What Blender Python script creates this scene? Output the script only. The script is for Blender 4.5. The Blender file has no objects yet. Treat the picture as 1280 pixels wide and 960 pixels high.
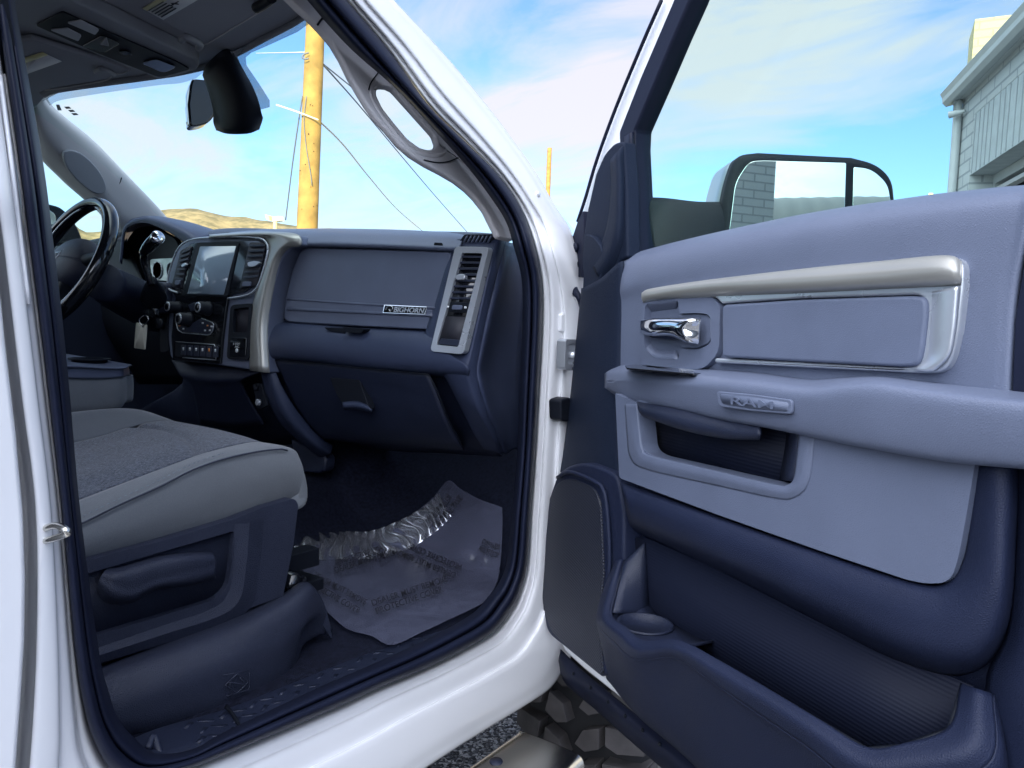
import bpy, bmesh, math, random
from mathutils import Vector, Matrix, noise
random.seed(4)
R = math.radians
SC = bpy.context.scene
COL = SC.collection
V = Vector
# ------------------------------------------------------------------ camera
CAM = V((1.78, 0.0, 1.40)); FPX = 950.0; YAW = R(35.5); PIT = R(4.0); ROLL = 0.04
_a = V((-math.sin(YAW)*math.cos(PIT), math.cos(YAW)*math.cos(PIT), -math.sin(PIT)))
_r = V((math.cos(YAW), math.sin(YAW), 0)); _u = _r.cross(_a)
_R = _r*math.cos(ROLL) + _u*math.sin(ROLL); _U = _u*math.cos(ROLL) - _r*math.sin(ROLL)
def ray(px, py): return (_a*FPX + _R*(px-640) + _U*(480-py)).normalized()
def hit(px, py, p0, n):
    d = ray(px, py); return CAM + d*((p0-CAM).dot(n)/d.dot(n))
def PX(px, py, x): return hit(px, py, V((x,0,0)), V((1,0,0)))
def PY(px, py, y): return hit(px, py, V((0,y,0)), V((0,1,0)))
def PZ(px, py, z): return hit(px, py, V((0,0,z)), V((0,0,1)))
def PT(px, py, dep):
    d = ray(px, py); return CAM + d*(dep/d.dot(_a))
TUM = 0.42
def PS(px, py, off=0.0):                    # the cab side: upright below the sill, leaning in above it
    p = PX(px, py, 0.95+off)
    if p.z > 1.55: p = hit(px, py, V((0.95+off,0,1.55)), V((1,0,TUM)))
    return p
HG = V((0.97, 1.33, 0)); DU = V((0.855, -0.518, 0)).normalized(); DN = V((-0.518, -0.855, 0)).normalized()
def PD(px, py, n=0.0): return hit(px, py, HG + DN*n, DN)        # the open door's own plane
def DP(t, z, n=0.0): return HG + DU*t + DN*n + V((0,0,z))
FZ = 0.81
def PF(px, py, off=0.0):                    # cab floor, rising into the toe board
    p = PZ(px, py, FZ+off)
    d = ray(px, py)
    if p.y > 1.42 or d.z > -0.02: p = hit(px, py, V((0,1.42,FZ+off)), V((0,-0.9,1)).normalized())
    return p
# ------------------------------------------------------------------ materials
def mat(name, col, rough=0.5, metal=0.0, bump=None, coat=0.0, spec=0.5, var=0.0, varscale=6.0, emit=None, sheen=0.0):
    m = bpy.data.materials.new(name); m.use_nodes = True
    nt = m.node_tree; b = nt.nodes['Principled BSDF']
    b.inputs['Base Color'].default_value = (*col, 1); b.inputs['Roughness'].default_value = rough
    b.inputs['Metallic'].default_value = metal; b.inputs['Coat Weight'].default_value = coat
    b.inputs['Specular IOR Level'].default_value = spec; b.inputs['Sheen Weight'].default_value = sheen
    b.inputs['Coat Roughness'].default_value = 0.05
    tc = nt.nodes.new('ShaderNodeTexCoord')
    if var:
        n = nt.nodes.new('ShaderNodeTexNoise'); n.inputs['Scale'].default_value = varscale; n.inputs['Detail'].default_value = 6
        nt.links.new(tc.outputs['Object'], n.inputs['Vector'])
        r = nt.nodes.new('ShaderNodeValToRGB'); r.color_ramp.elements[0].position = .3; r.color_ramp.elements[1].position = .7
        r.color_ramp.elements[0].color = (*[c*(1-var) for c in col], 1); r.color_ramp.elements[1].color = (*[min(1, c*(1+var)) for c in col], 1)
        nt.links.new(n.outputs['Fac'], r.inputs['Fac']); nt.links.new(r.outputs['Color'], b.inputs['Base Color'])
        mr = nt.nodes.new('ShaderNodeMapRange'); mr.inputs['To Min'].default_value = max(0, rough-.08); mr.inputs['To Max'].default_value = min(1, rough+.08)
        nt.links.new(n.outputs['Fac'], mr.inputs['Value']); nt.links.new(mr.outputs['Result'], b.inputs['Roughness'])
    if bump:
        kind, sc, st = bump
        if kind == 'grain':
            t = nt.nodes.new('ShaderNodeTexVoronoi'); t.inputs['Scale'].default_value = sc; t.feature = 'DISTANCE_TO_EDGE'
            nt.links.new(tc.outputs['Object'], t.inputs['Vector']); h = t.outputs['Distance']
        elif kind == 'noise':
            t = nt.nodes.new('ShaderNodeTexNoise'); t.inputs['Scale'].default_value = sc; t.inputs['Detail'].default_value = 5
            nt.links.new(tc.outputs['Object'], t.inputs['Vector']); h = t.outputs['Fac']
        elif kind == 'rib':
            t = nt.nodes.new('ShaderNodeTexWave'); t.bands_direction = 'Z'; t.inputs['Scale'].default_value = sc
            nt.links.new(tc.outputs['Object'], t.inputs['Vector']); h = t.outputs['Fac']
        bn = nt.nodes.new('ShaderNodeBump'); bn.inputs['Strength'].default_value = st; bn.inputs['Distance'].default_value = 0.002
        nt.links.new(h, bn.inputs['Height']); nt.links.new(bn.outputs['Normal'], b.inputs['Normal'])
    if emit:
        b.inputs['Emission Color'].default_value = (*col, 1); b.inputs['Emission Strength'].default_value = emit
    return m
def bsdf(m): return m.node_tree.nodes['Principled BSDF']
def glassy(name, tint, refl=0.5, rough=0.0):
    m = bpy.data.materials.new(name); m.use_nodes = True; nt = m.node_tree; nt.nodes.clear()
    o = nt.nodes.new('ShaderNodeOutputMaterial'); t = nt.nodes.new('ShaderNodeBsdfTransparent'); t.inputs[0].default_value = (*tint, 1)
    g = nt.nodes.new('ShaderNodeBsdfGlossy'); g.inputs['Roughness'].default_value = rough
    f = nt.nodes.new('ShaderNodeFresnel'); f.inputs['IOR'].default_value = 1.45
    ml = nt.nodes.new('ShaderNodeMath'); ml.operation = 'MULTIPLY'; ml.inputs[1].default_value = refl
    x = nt.nodes.new('ShaderNodeMixShader'); nt.links.new(f.outputs[0], ml.inputs[0]); mn_ = nt.nodes.new('ShaderNodeMath'); mn_.operation = 'MINIMUM'; mn_.inputs[1].default_value = .012; nt.links.new(ml.outputs[0], mn_.inputs[0]); nt.links.new(mn_.outputs[0], x.inputs[0])
    nt.links.new(t.outputs[0], x.inputs[1]); nt.links.new(g.outputs[0], x.inputs[2]); nt.links.new(x.outputs[0], o.inputs[0])
    return m
M = dict(
 paint=mat('white_paint', (.84,.84,.855), .20, coat=.6, bump=('noise', 9, .06), var=.015, varscale=3),
 light=mat('light_grey_vinyl', (.117,.138,.202), .46, bump=('grain', 420, .26), var=.05, varscale=9, spec=.45),
 lightpad=mat('light_grey_pad', (.111,.132,.195), .5, bump=('grain', 480, .22), var=.06, varscale=14, spec=.4),
 dash=mat('slate_dash_plastic', (.092,.108,.165), .42, bump=('grain', 520, .15), var=.07, varscale=12, spec=.5),
 dashdark=mat('navy_dash_plastic', (.034,.044,.084), .42, bump=('grain', 520, .35), var=.07, varscale=12, spec=.28),
 dark=mat('dark_navy_plastic', (.013,.018,.040), .45, bump=('grain', 420, .5), var=.10, varscale=12, spec=.5),
 dark2=mat('dark_door_plastic', (.013,.018,.042), .5, bump=('grain', 420, .38), var=.08, varscale=10, spec=.22),
 lower=mat('seat_base_plastic', (.025,.030,.052), .42, bump=('grain', 380, .7), var=.08, varscale=10, spec=.36),
 sail=mat('sail_black_plastic', (.012,.018,.036), .6, bump=('grain', 420, .5), var=.08, spec=.12),
 black=mat('black_plastic', (.009,.011,.017), .5, bump=('noise', 200, .1), spec=.15),
 gloss=mat('piano_black', (.006,.007,.010), .12, coat=.5),
 rubber=mat('black_rubber_seal', (.009,.012,.028), .5, bump=('noise', 90, .12), var=.15, varscale=8, spec=.18),
 carpet=mat('dark_carpet', (.010,.012,.024), .95, bump=('noise', 600, .9), var=.35, varscale=120, spec=.1),
 chrome=mat('bright_chrome', (.86,.87,.88), .07, 1.0),
 satin=mat('satin_silver', (.52,.55,.60), .28, .6, var=.03),
 champagne=mat('satin_champagne_trim', (.36,.355,.33), .34, .45, var=.03),
 steel=mat('polished_steel', (.62,.60,.55), .22, 1.0, var=.06, varscale=5, bump=('noise', 14, .15)),
 trimgrey=mat('pillar_trim_fabric_grey', (.50,.485,.50), .7, bump=('grain', 420, .12), var=.04),
 liner=mat('headliner_cloth', (.30,.31,.34), .9, bump=('noise', 500, .35), var=.05, spec=.15),
 liner2=mat('overhead_console_plastic', (.24,.25,.28), .55, bump=('grain', 420, .12)),
 frit=mat('dotted_glass_band', (.36,.40,.43), .5),
 sticker=mat('white_sticker', (.62,.62,.62), .5), yellow=mat('yellow_sticker', (.55,.50,.25), .5), ink=mat('black_ink', (.02,.02,.03), .6),
 paleink=mat('grey_print', (.30,.31,.33), .6),
 white_ink=mat('pale_switch_print', (.65,.68,.7), .5), orange=mat('orange_switch_print', (.75,.25,.05), .5),
 screen=mat('switched_off_display', (.20,.26,.33), .12, coat=.4, spec=.7),  # light blue-grey base colour includes the sky's reflection
 lens=mat('frosted_lens', (.45,.46,.50), .3),
 tyre=mat('tyre_rubber', (.060,.054,.054), .75, bump=('noise', 60, .5), var=.35, varscale=18),
 alloy=mat('grey_alloy', (.42,.41,.40), .32, .9),
 wood=mat('weathered_pine', (.37,.225,.062), .85, bump=('noise', 12, .5), var=.28, varscale=5),
 cable=mat('dull_cable', (.16,.17,.19), .6), cable2=mat('pale_cable', (.80,.70,.50), .6),
 brick=None, tan=mat('tan_metal', (.60,.50,.25), .5), galv=mat('painted_gutter', (.44,.46,.47), .5, var=.06),
 tag=mat('paper_key_tag', (.62,.60,.50), .6),
)
# seat cloths
def cloth(name, c0, c1, sc, stretch, bumpst):
    m = mat(name, c0, .92, spec=.12, sheen=.3); nt = m.node_tree; b = bsdf(m)
    tc = nt.nodes.new('ShaderNodeTexCoord'); mp = nt.nodes.new('ShaderNodeMapping'); mp.inputs['Scale'].default_value = stretch
    n = nt.nodes.new('ShaderNodeTexNoise'); n.inputs['Scale'].default_value = sc; n.inputs['Detail'].default_value = 3; n.inputs['Roughness'].default_value = .8
    r = nt.nodes.new('ShaderNodeValToRGB'); r.color_ramp.elements[0].position = .42; r.color_ramp.elements[1].position = .62
    r.color_ramp.elements[0].color = (*c0, 1); r.color_ramp.elements[1].color = (*c1, 1)
    nt.links.new(tc.outputs['Object'], mp.inputs['Vector']); nt.links.new(mp.outputs[0], n.inputs['Vector'])
    nt.links.new(n.outputs['Fac'], r.inputs['Fac']); nt.links.new(r.outputs[0], b.inputs['Base Color'])
    r.color_ramp.elements[0].position = .44; r.color_ramp.elements[1].position = .68
    bn = nt.nodes.new('ShaderNodeBump'); bn.inputs['Strength'].default_value = bumpst; bn.inputs['Distance'].default_value = .002
    nt.links.new(n.outputs['Fac'], bn.inputs['Height'])
    n2 = nt.nodes.new('ShaderNodeTexNoise'); n2.inputs['Scale'].default_value = 9; n2.inputs['Detail'].default_value = 2
    nt.links.new(tc.outputs['Object'], n2.inputs['Vector'])
    b2 = nt.nodes.new('ShaderNodeBump'); b2.inputs['Strength'].default_value = .35; b2.inputs['Distance'].default_value = .02
    nt.links.new(n2.outputs['Fac'], b2.inputs['Height']); nt.links.new(bn.outputs[0], b2.inputs['Normal']); nt.links.new(b2.outputs[0], b.inputs['Normal'])
    return m
M['seatgrey'] = cloth('grey_seat_cloth', (.120,.131,.146), (.142,.152,.165), 500, (1,1,1), .3)
M['heather'] = cloth('dark_heather_cloth', (.014,.019,.034), (.17,.195,.25), 560, (1,.25,1), .8)
# ribbed wall
M['rib'] = mat('ribbed_pocket_rubber', (.008,.011,.026), .6, bump=('rib', 62, .16), spec=.2)
def perforated():
    m = mat('perforated_grille', (.020,.025,.045), .5); nt = m.node_tree; b = bsdf(m)
    tc = nt.nodes.new('ShaderNodeTexCoord'); sp = nt.nodes.new('ShaderNodeSeparateXYZ'); nt.links.new(tc.outputs['Object'], sp.inputs[0])
    def sn(inp, k, dot=None):
        a = nt.nodes.new('ShaderNodeMath'); a.operation = 'MULTIPLY'; a.inputs[1].default_value = k; nt.links.new(inp, a.inputs[0])
        s = nt.nodes.new('ShaderNodeMath'); s.operation = 'SINE'; nt.links.new(a.outputs[0], s.inputs[0]); return s.outputs[0]
    vd = nt.nodes.new('ShaderNodeVectorMath'); vd.operation = 'DOT_PRODUCT'; vd.inputs[1].default_value = tuple(DU); nt.links.new(tc.outputs['Object'], vd.inputs[0])
    mu = nt.nodes.new('ShaderNodeMath'); mu.operation = 'MULTIPLY'; nt.links.new(sn(vd.outputs['Value'], 1300), mu.inputs[0]); nt.links.new(sn(sp.outputs['Z'], 1000), mu.inputs[1])
    r = nt.nodes.new('ShaderNodeValToRGB'); r.color_ramp.elements[0].position = .05; r.color_ramp.elements[1].position = .25
    r.color_ramp.elements[0].color = (.016,.020,.038,1); r.color_ramp.elements[1].color = (.004,.005,.010,1)
    nt.links.new(mu.outputs[0], r.inputs[0]); nt.links.new(r.outputs[0], b.inputs['Base Color'])
    bn = nt.nodes.new('ShaderNodeBump'); bn.inputs['Strength'].default_value = .6; bn.inputs['Distance'].default_value = .001; bn.invert = True
    nt.links.new(mu.outputs[0], bn.inputs['Height']); nt.links.new(bn.outputs[0], b.inputs['Normal'])
    return m
M['perf'] = perforated()
def fritmat():
    m = bpy.data.materials.new('dotted_band'); m.use_nodes = True; nt = m.node_tree; nt.nodes.clear()
    o = nt.nodes.new('ShaderNodeOutputMaterial'); t = nt.nodes.new('ShaderNodeBsdfTransparent'); t.inputs[0].default_value = (.85,.92,.95,1)
    d = nt.nodes.new('ShaderNodeBsdfDiffuse'); d.inputs[0].default_value = (.45,.48,.52,1); x = nt.nodes.new('ShaderNodeMixShader'); x.inputs[0].default_value = .38
    nt.links.new(t.outputs[0], x.inputs[1]); nt.links.new(d.outputs[0], x.inputs[2]); nt.links.new(x.outputs[0], o.inputs[0]); return m
M['frit'] = fritmat()
M['windshield'] = glassy('windshield_glass', (.86,.985,.955), .05)
M['sideglass'] = glassy('tinted_side_glass', (.87,.97,.935), .03)
M['mirror'] = mat('mirror_silvering', (.80,.84,.80), .01, 1.0)
def film():
    m = bpy.data.materials.new('clear_plastic_film'); m.use_nodes = True; nt = m.node_tree; nt.nodes.clear()
    o = nt.nodes.new('ShaderNodeOutputMaterial'); t = nt.nodes.new('ShaderNodeBsdfTransparent'); t.inputs[0].default_value = (.72,.74,.82,1)
    p = nt.nodes.new('ShaderNodeBsdfPrincipled'); p.inputs['Base Color'].default_value = (.15,.16,.24,1); p.inputs['Roughness'].default_value = .14
    p.inputs['Specular IOR Level'].default_value = 1.0
    tc = nt.nodes.new('ShaderNodeTexCoord'); n = nt.nodes.new('ShaderNodeTexNoise'); n.inputs['Scale'].default_value = 14; n.inputs['Detail'].default_value = 8; n.inputs['Distortion'].default_value = 1.2
    nt.links.new(tc.outputs['Object'], n.inputs['Vector'])
    mr = nt.nodes.new('ShaderNodeMapRange'); mr.inputs['From Min'].default_value = .3; mr.inputs['From Max'].default_value = .7; mr.inputs['To Min'].default_value = .42; mr.inputs['To Max'].default_value = .62
    nt.links.new(n.outputs['Fac'], mr.inputs['Value'])
    bn = nt.nodes.new('ShaderNodeBump'); bn.inputs['Strength'].default_value = .25; bn.inputs['Distance'].default_value = .003
    nt.links.new(n.outputs['Fac'], bn.inputs['Height']); nt.links.new(bn.outputs[0], p.inputs['Normal'])
    x = nt.nodes.new('ShaderNodeMixShader'); nt.links.new(mr.outputs[0], x.inputs[0]); nt.links.new(t.outputs[0], x.inputs[1]); nt.links.new(p.outputs[0], x.inputs[2]); nt.links.new(x.outputs[0], o.inputs[0])
    return m
M['film'] = film()
def brickmat(name, c, mortar, scale):
    m = mat(name, c, .85); nt = m.node_tree; b = bsdf(m); tc = nt.nodes.new('ShaderNodeTexCoord')
    br = nt.nodes.new('ShaderNodeTexBrick'); br.inputs['Color1'].default_value = (*c,1); br.inputs['Color2'].default_value = (*[k*.93 for k in c],1)
    br.inputs['Mortar'].default_value = (*mortar,1); br.inputs['Scale'].default_value = scale; br.inputs['Mortar Size'].default_value = .012
    br.inputs['Brick Width'].default_value = .40; br.inputs['Row Height'].default_value = .13
    nt.links.new(tc.outputs['UV'], br.inputs['Vector']); nt.links.new(br.outputs['Color'], b.inputs['Base Color'])
    bn = nt.nodes.new('ShaderNodeBump'); bn.inputs['Strength'].default_value = .7; bn.inputs['Distance'].default_value = .02; bn.invert = True
    nt.links.new(br.outputs['Fac'], bn.inputs['Height'])
    n = nt.nodes.new('ShaderNodeTexNoise'); n.inputs['Scale'].default_value = 8; n.inputs['Detail'].default_value = 8; nt.links.new(tc.outputs['UV'], n.inputs['Vector'])
    b2 = nt.nodes.new('ShaderNodeBump'); b2.inputs['Strength'].default_value = .5; b2.inputs['Distance'].default_value = .02
    nt.links.new(n.outputs['Fac'], b2.inputs['Height']); nt.links.new(bn.outputs[0], b2.inputs['Normal']); nt.links.new(b2.outputs[0], b.inputs['Normal'])
    return m
M['brick'] = brickmat('painted_block', (.45,.47,.48), (.28,.30,.32), 1.0)
M['brickwarm'] = brickmat('cream_painted_block', (.62,.54,.30), (.46,.40,.24), 1.0)
# ------------------------------------------------------------------ mesh helpers
def link(name, me, m, parent=None, smooth=True):
    o = bpy.data.objects.new(name, me); COL.objects.link(o)
    if m is not None: me.materials.append(M[m] if isinstance(m, str) else m)
    if smooth:
        for p in me.polygons: p.use_smooth = True
    if parent is not None: o.parent = parent
    return o
def fin(name, bm, m, parent=None, bevel=0, seg=3, smooth=True, solid=0, ang=35):
    bmesh.ops.recalc_face_normals(bm, faces=bm.faces)
    me = bpy.data.meshes.new(name); bm.to_mesh(me); bm.free()
    o = link(name, me, m, parent, smooth)
    if solid:
        s = o.modifiers.new('s', 'SOLIDIFY'); s.thickness = solid; s.offset = 0
    if bevel:
        b = o.modifiers.new('b', 'BEVEL'); b.width = bevel; b.segments = seg; b.limit_method = 'ANGLE'; b.angle_limit = R(ang); b.harden_normals = False
        w = o.modifiers.new('w', 'WEIGHTED_NORMAL'); w.keep_sharp = True
    return o
def rp(pts, seg=6):                          # round the corners of a flat outline: points are (x, y) or (x, y, radius)
    out = []; n = len(pts)
    for i, p in enumerate(pts):
        r = p[2] if len(p) > 2 else 0
        P = V((p[0], p[1]))
        if r <= 0: out.append((P.x, P.y)); continue
        A = V(pts[i-1][:2]); B = V(pts[(i+1) % n][:2]); a = A-P; b = B-P
        ra = min(r, a.length*.49); rb = min(r, b.length*.49); A = P+a.normalized()*ra; B = P+b.normalized()*rb
        for k in range(seg+1):
            t = k/seg; q = A*(1-t)**2 + P*2*t*(1-t) + B*t*t; out.append((q.x, q.y))
    return out
def poly(outline, f, *a): return [f(x, y, *a) for x, y in rp(outline)]
def plate(name, pts, d, m, parent, bevel=0, seg=3, holes=(), bm=None, ang=35):   # outline extruded along vector d
    own = bm is None
    if own: bm = bmesh.new()
    if not holes:
        f = [bm.verts.new(p) for p in pts]; b = [bm.verts.new(p+d) for p in pts]
        bm.faces.new(f); bm.faces.new(b[::-1]); n = len(f)
        for i in range(n): bm.faces.new((f[i], b[i], b[(i+1)%n], f[(i+1)%n]))
    else:
        loops = [pts]+list(holes)
        for dd in (V((0,0,0)), d):
            ed = []; vl = []
            for L in loops:
                vs = [bm.verts.new(p+dd) for p in L]; vl.append(vs)
                ed += [bm.edges.new((vs[i], vs[(i+1)%len(vs)])) for i in range(len(vs))]
            bmesh.ops.triangle_fill(bm, use_beauty=True, edges=ed)
            if dd.length == 0: first = vl
        for A, B in zip(first, vl):
            n = len(A)
            for i in range(n): bm.faces.new((A[i], B[i], B[(i+1)%n], A[(i+1)%n]))
    if own: return fin(name, bm, m, parent, bevel, seg, ang=ang)
def cr(P, t):                                # Catmull-Rom through points
    n = len(P); x = t*(n-1); i = min(int(x), n-2); f = x-i
    p0 = P[i-1] if i > 0 else P[0]*2-P[1]; p1 = P[i]; p2 = P[i+1]; p3 = P[i+2] if i+2 < n else P[-1]*2-P[-2]
    return .5*((2*p1)+(p2-p0)*f+(2*p0-5*p1+4*p2-p3)*f*f+(3*p1-p0-3*p2+p3)*f**3)
def lin(P, t):
    n = len(P); x = t*(n-1); i = min(int(x), n-2); return P[i].lerp(P[i+1], x-i)
def arc(P, n, sm=True):                      # resample by arc length
    D = [(cr if sm else lin)(P, k/(12*len(P))) for k in range(12*len(P)+1)]
    L = [0]
    for a, b in zip(D, D[1:]): L.append(L[-1]+(b-a).length)
    out = []; j = 0
    for k in range(n):
        s = L[-1]*k/(n-1)
        while j < len(L)-2 and L[j+1] < s: j += 1
        f = 0 if L[j+1] == L[j] else (s-L[j])/(L[j+1]-L[j]); out.append(D[j].lerp(D[j+1], min(1, max(0, f))))
    return out
def surf(name, rows, m, parent, nu=40, nv=4, solid=.004, byarc=False, smrow=True, smcol=True, bm=None, disp=None, uv=False):
    # rows of 3-D points; nv steps between rows; smooth both ways
    own = bm is None
    if own: bm = bmesh.new()
    RR = [arc(r, nu, smrow) if byarc else [(cr if smrow else lin)(r, k/(nu-1)) for k in range(nu)] for r in rows]
    N = (len(rows)-1)*nv+1; G = []
    for j in range(N):
        t = j/(N-1); G.append([bm.verts.new((cr if smcol else lin)([r[k] for r in RR], t)) for k in range(nu)])
    if disp:
        for j in range(N):
            for k in range(nu): G[j][k].co += disp(k/(nu-1), j/(N-1), G[j][k].co)
    for j in range(N-1):
        for k in range(nu-1): bm.faces.new((G[j][k], G[j][k+1], G[j+1][k+1], G[j+1][k]))
    if own: return fin(name, bm, m, parent, solid=solid)
def tube(name, P, r, m, parent, n=10, seg=4, caps=True, bm=None, sm=True, flat=None):
    own = bm is None
    if own: bm = bmesh.new()
    Q = arc(P, max(2, seg*len(P)), sm) if len(P) > 2 else list(P)
    rr = r if isinstance(r, (list, tuple)) else [r]*2
    prev = None; rings = []
    for i, p in enumerate(Q):
        t = (Q[min(i+1, len(Q)-1)]-Q[max(i-1, 0)]).normalized()
        if prev is None: nrm = t.orthogonal().normalized()
        else: nrm = (prev - t*prev.dot(t)).normalized()
        prev = nrm; bn = t.cross(nrm)
        x = i/(len(Q)-1)*(len(rr)-1); a = min(int(x), len(rr)-2); rad = rr[a]*(1-(x-a))+rr[a+1]*(x-a)
        rings.append([bm.verts.new(p+(nrm*math.cos(2*math.pi*k/n)+bn*math.sin(2*math.pi*k/n))*rad) for k in range(n)])
    for A, B in zip(rings, rings[1:]):
        for k in range(n): bm.faces.new((A[k], A[(k+1)%n], B[(k+1)%n], B[k]))
    if caps: bm.faces.new(rings[0][::-1]); bm.faces.new(rings[-1])
    if own:
        o = fin(name, bm, m, parent)
        return o
def cyl(name, p, axis, prof, m, parent, n=32, bm=None, bevel=0):   # lathe: prof = [(radius, along axis)]
    own = bm is None
    if own: bm = bmesh.new()
    axis = axis.normalized(); a = axis.orthogonal().normalized(); b = axis.cross(a); rings = []
    for r, h in prof: rings.append([bm.verts.new(p+axis*h+(a*math.cos(2*math.pi*k/n)+b*math.sin(2*math.pi*k/n))*r) for k in range(n)])
    for A, B in zip(rings, rings[1:]):
        for k in range(n): bm.faces.new((A[k], A[(k+1)%n], B[(k+1)%n], B[k]))
    if prof[0][0] > 1e-4: bm.faces.new(rings[0][::-1])
    if prof[-1][0] > 1e-4: bm.faces.new(rings[-1])
    if own: return fin(name, bm, m, parent, bevel, ang=30)
def box(name, c, ex, ey, ez, m, parent, bevel=0, bm=None):         # centre and three half-edge vectors
    own = bm is None
    if own: bm = bmesh.new()
    v = [bm.verts.new(c+ex*i+ey*j+ez*k) for i in (-1,1) for j in (-1,1) for k in (-1,1)]
    for f in ((0,1,3,2),(4,6,7,5),(0,4,5,1),(2,3,7,6),(0,2,6,4),(1,5,7,3)): bm.faces.new([v[i] for i in f])
    if own: return fin(name, bm, m, parent, bevel)
def text(name, s, c, m, parent, ext=.0006, bold=0.0, bm=None, fit=True):          # c = bottom-left, bottom-right, top-right, top-left in 3-D
    cu = bpy.data.curves.new('t', 'FONT'); cu.body = s; cu.extrude = 0.02; cu.offset = bold
    o = bpy.data.objects.new('t', cu); COL.objects.link(o); bpy.context.view_layer.update()
    dg = bpy.context.evaluated_depsgraph_get(); me = bpy.data.meshes.new_from_object(o.evaluated_get(dg))
    bpy.data.objects.remove(o)
    xs = [v.co.x for v in me.vertices]; ys = [v.co.y for v in me.vertices]
    x0, x1, y0, y1 = min(xs), max(xs), min(ys), max(ys)
    nrm = (c[1]-c[0]).cross(c[3]-c[0]).normalized()
    for v in me.vertices:
        a = (v.co.x-x0)/(x1-x0); b = (v.co.y-y0)/(y1-y0); lift = nrm*(ext if v.co.z > 0 else 0)
        v.co = (c[0]*(1-a)+c[1]*a)*(1-b)+(c[3]*(1-a)+c[2]*a)*b+lift
    if bm is not None:
        bm.from_mesh(me); return
    return link(name, me, m, parent, smooth=False)
def tagit(o, label=None, cat=None, group=None, kind=None):
    if label: o['label'] = label
    if cat: o['category'] = cat
    if group: o['group'] = group
    if kind: o['kind'] = kind
    return o
def empty(name, loc=(0,0,0), parent=None):
    o = bpy.data.objects.new(name, None); COL.objects.link(o); o.location = loc; o.empty_display_size = .1
    if parent is not None: o.parent = parent
    return o
YV = V((0,1,0)); XV = V((1,0,0)); ZV = V((0,0,1))
ext = lambda n: -DN*n                         # extrude a door panel towards the outside

# ================================================================== TRUCK
T = empty('pickup_truck')
tagit(T, 'white pickup truck with its front passenger door standing open, seen into the grey cab', 'truck')

# ---- white body side around the door opening
RING = [  # opening edge, outer edge, inner edge of the seal
 ((300,-165),(330,-190),(280,-150)),
 ((405,-40),(452,-45),(355,-45)), ((433,0),(488,0),(390,0)), ((485,62),(535,50),(441,58)), ((535,131),(579,100),(500,113)),
 ((579,175),(626,159),(545,161)), ((616,212),(666,216),(590,211)), ((641,244),(691,259),(620,251)), ((657,275),(710,288),(636,278)),
 ((668,308),(722,330),(645,307)), ((676,349),(735,380),(655,349)), ((677,402),(740,430),(656,402)), ((672,500),(735,520),(652,500)),
 ((668,570),(732,600),(649,570)), ((663,640),(728,690),(643,640)), ((659,705),(722,770),(637,700)), ((650,740),(712,817),(628,728)),
 ((640,762),(700,838),(616,745)), ((618,790),(684,860),(596,768)), ((577,814),(650,883),(556,792)), ((527,838),(602,912),(510,815)),
 ((474,860),(545,948),(458,838)), ((420,885),(490,985),(403,862)), ((290,940),(380,1055),(285,917)), ((232,962),(290,1110),(240,940)),
 ((175,975),(180,1150),(192,946)), ((140,962),(70,1130),(163,926)), ((118,925),(20,1050),(143,900)), ((105,880),(33,960),(131,865)),
 ((93,800),(43,800),(118,805)), ((78,640),(43,640),(97,640)), ((62,500),(26,500),(84,500)), ((50,400),(14,400),(74,400)),
 ((37,300),(2,300),(62,300)), ((24,200),(-12,200),(49,200)), ((-2,20),(-40,0),(18,20)), ((-16,-100),(-60,-120),(0,-100)), ((-30,-200),(-80,-230),(-12,-200))]
def ring_rows(prof):
    rows = []
    for t, off in prof:
        if t >= 0: rows.append([PS(i[0]+(o[0]-i[0])*t, i[1]+(o[1]-i[1])*t, off) for i, o, j in RING])
        else: rows.append([PS(i[0]+(j[0]-i[0])*-t, i[1]+(j[1]-i[1])*-t, off) for i, o, j in RING])
    return rows
rows = ring_rows([(-.3,-.055),(0,-.034),(.06,-.017),(.15,-.015),(.21,-.004),(.42,.001),(.47,.008),(.74,.011),(.92,.008),(1.0,-.008)])
rows.append([p+V((-.10,.0,0)) for p in rows[-1]])
body = surf('cab_side', rows, 'paint', T, nu=300, nv=4, solid=.002)
rows = ring_rows([(-.02,-.010),(-.12,.008),(-.32,.014),(-.5,.006),(-.56,-.012),(-.7,-.002),(-.88,-.01),(-1.0,-.03),(-1.12,-.06)])
seal = surf('door_seal', rows, 'rubber', T, nu=300, nv=4, solid=.002)
# rear door and its gap
pts = [PX(x, y, .975) for x, y in [(-50,-200),(-34,0),(-18,200),(-2,320),(9,430),(22,540),(31,640),(34,720),(33,800),(28,880),(22,960),(5,1100),(-400,1350),(-400,-200)]]
plate('rear_door', pts, V((-.05,0,0)), 'paint', T, .006)
pts = [PX(x, y, .90) for x, y in [(-30,-200),(-2,-200),(10,0),(34,150),(52,300),(66,450),(84,640),(112,840),(150,980),(60,1250),(-300,1300),(-300,-200)]]
plate('pillar_core', pts, V((-.08,0,0)), 'black', T)
# crease down the B-pillar
tube('pillar_crease', [PS(x, y, .004) for x, y in [(0,95),(14,200),(26,300),(36,380)]], .0022, 'paint', body, n=6)
# striker
st = tube('door_striker', [PS(*p) for p in [(53,663,.004),(60,659,.015),(70,657,.03),(82,662,.05),(85,666,.052),(80,669,.045),(68,673,.028),(53,677,.004)]], .0036, 'steel', body, n=10)
plate('striker_plate', poly([(50,654,3),(57,654,3),(58,684,3),(51,682,3)], PS, .010), V((-.006,0,0)), 'steel', body, .001)
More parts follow.
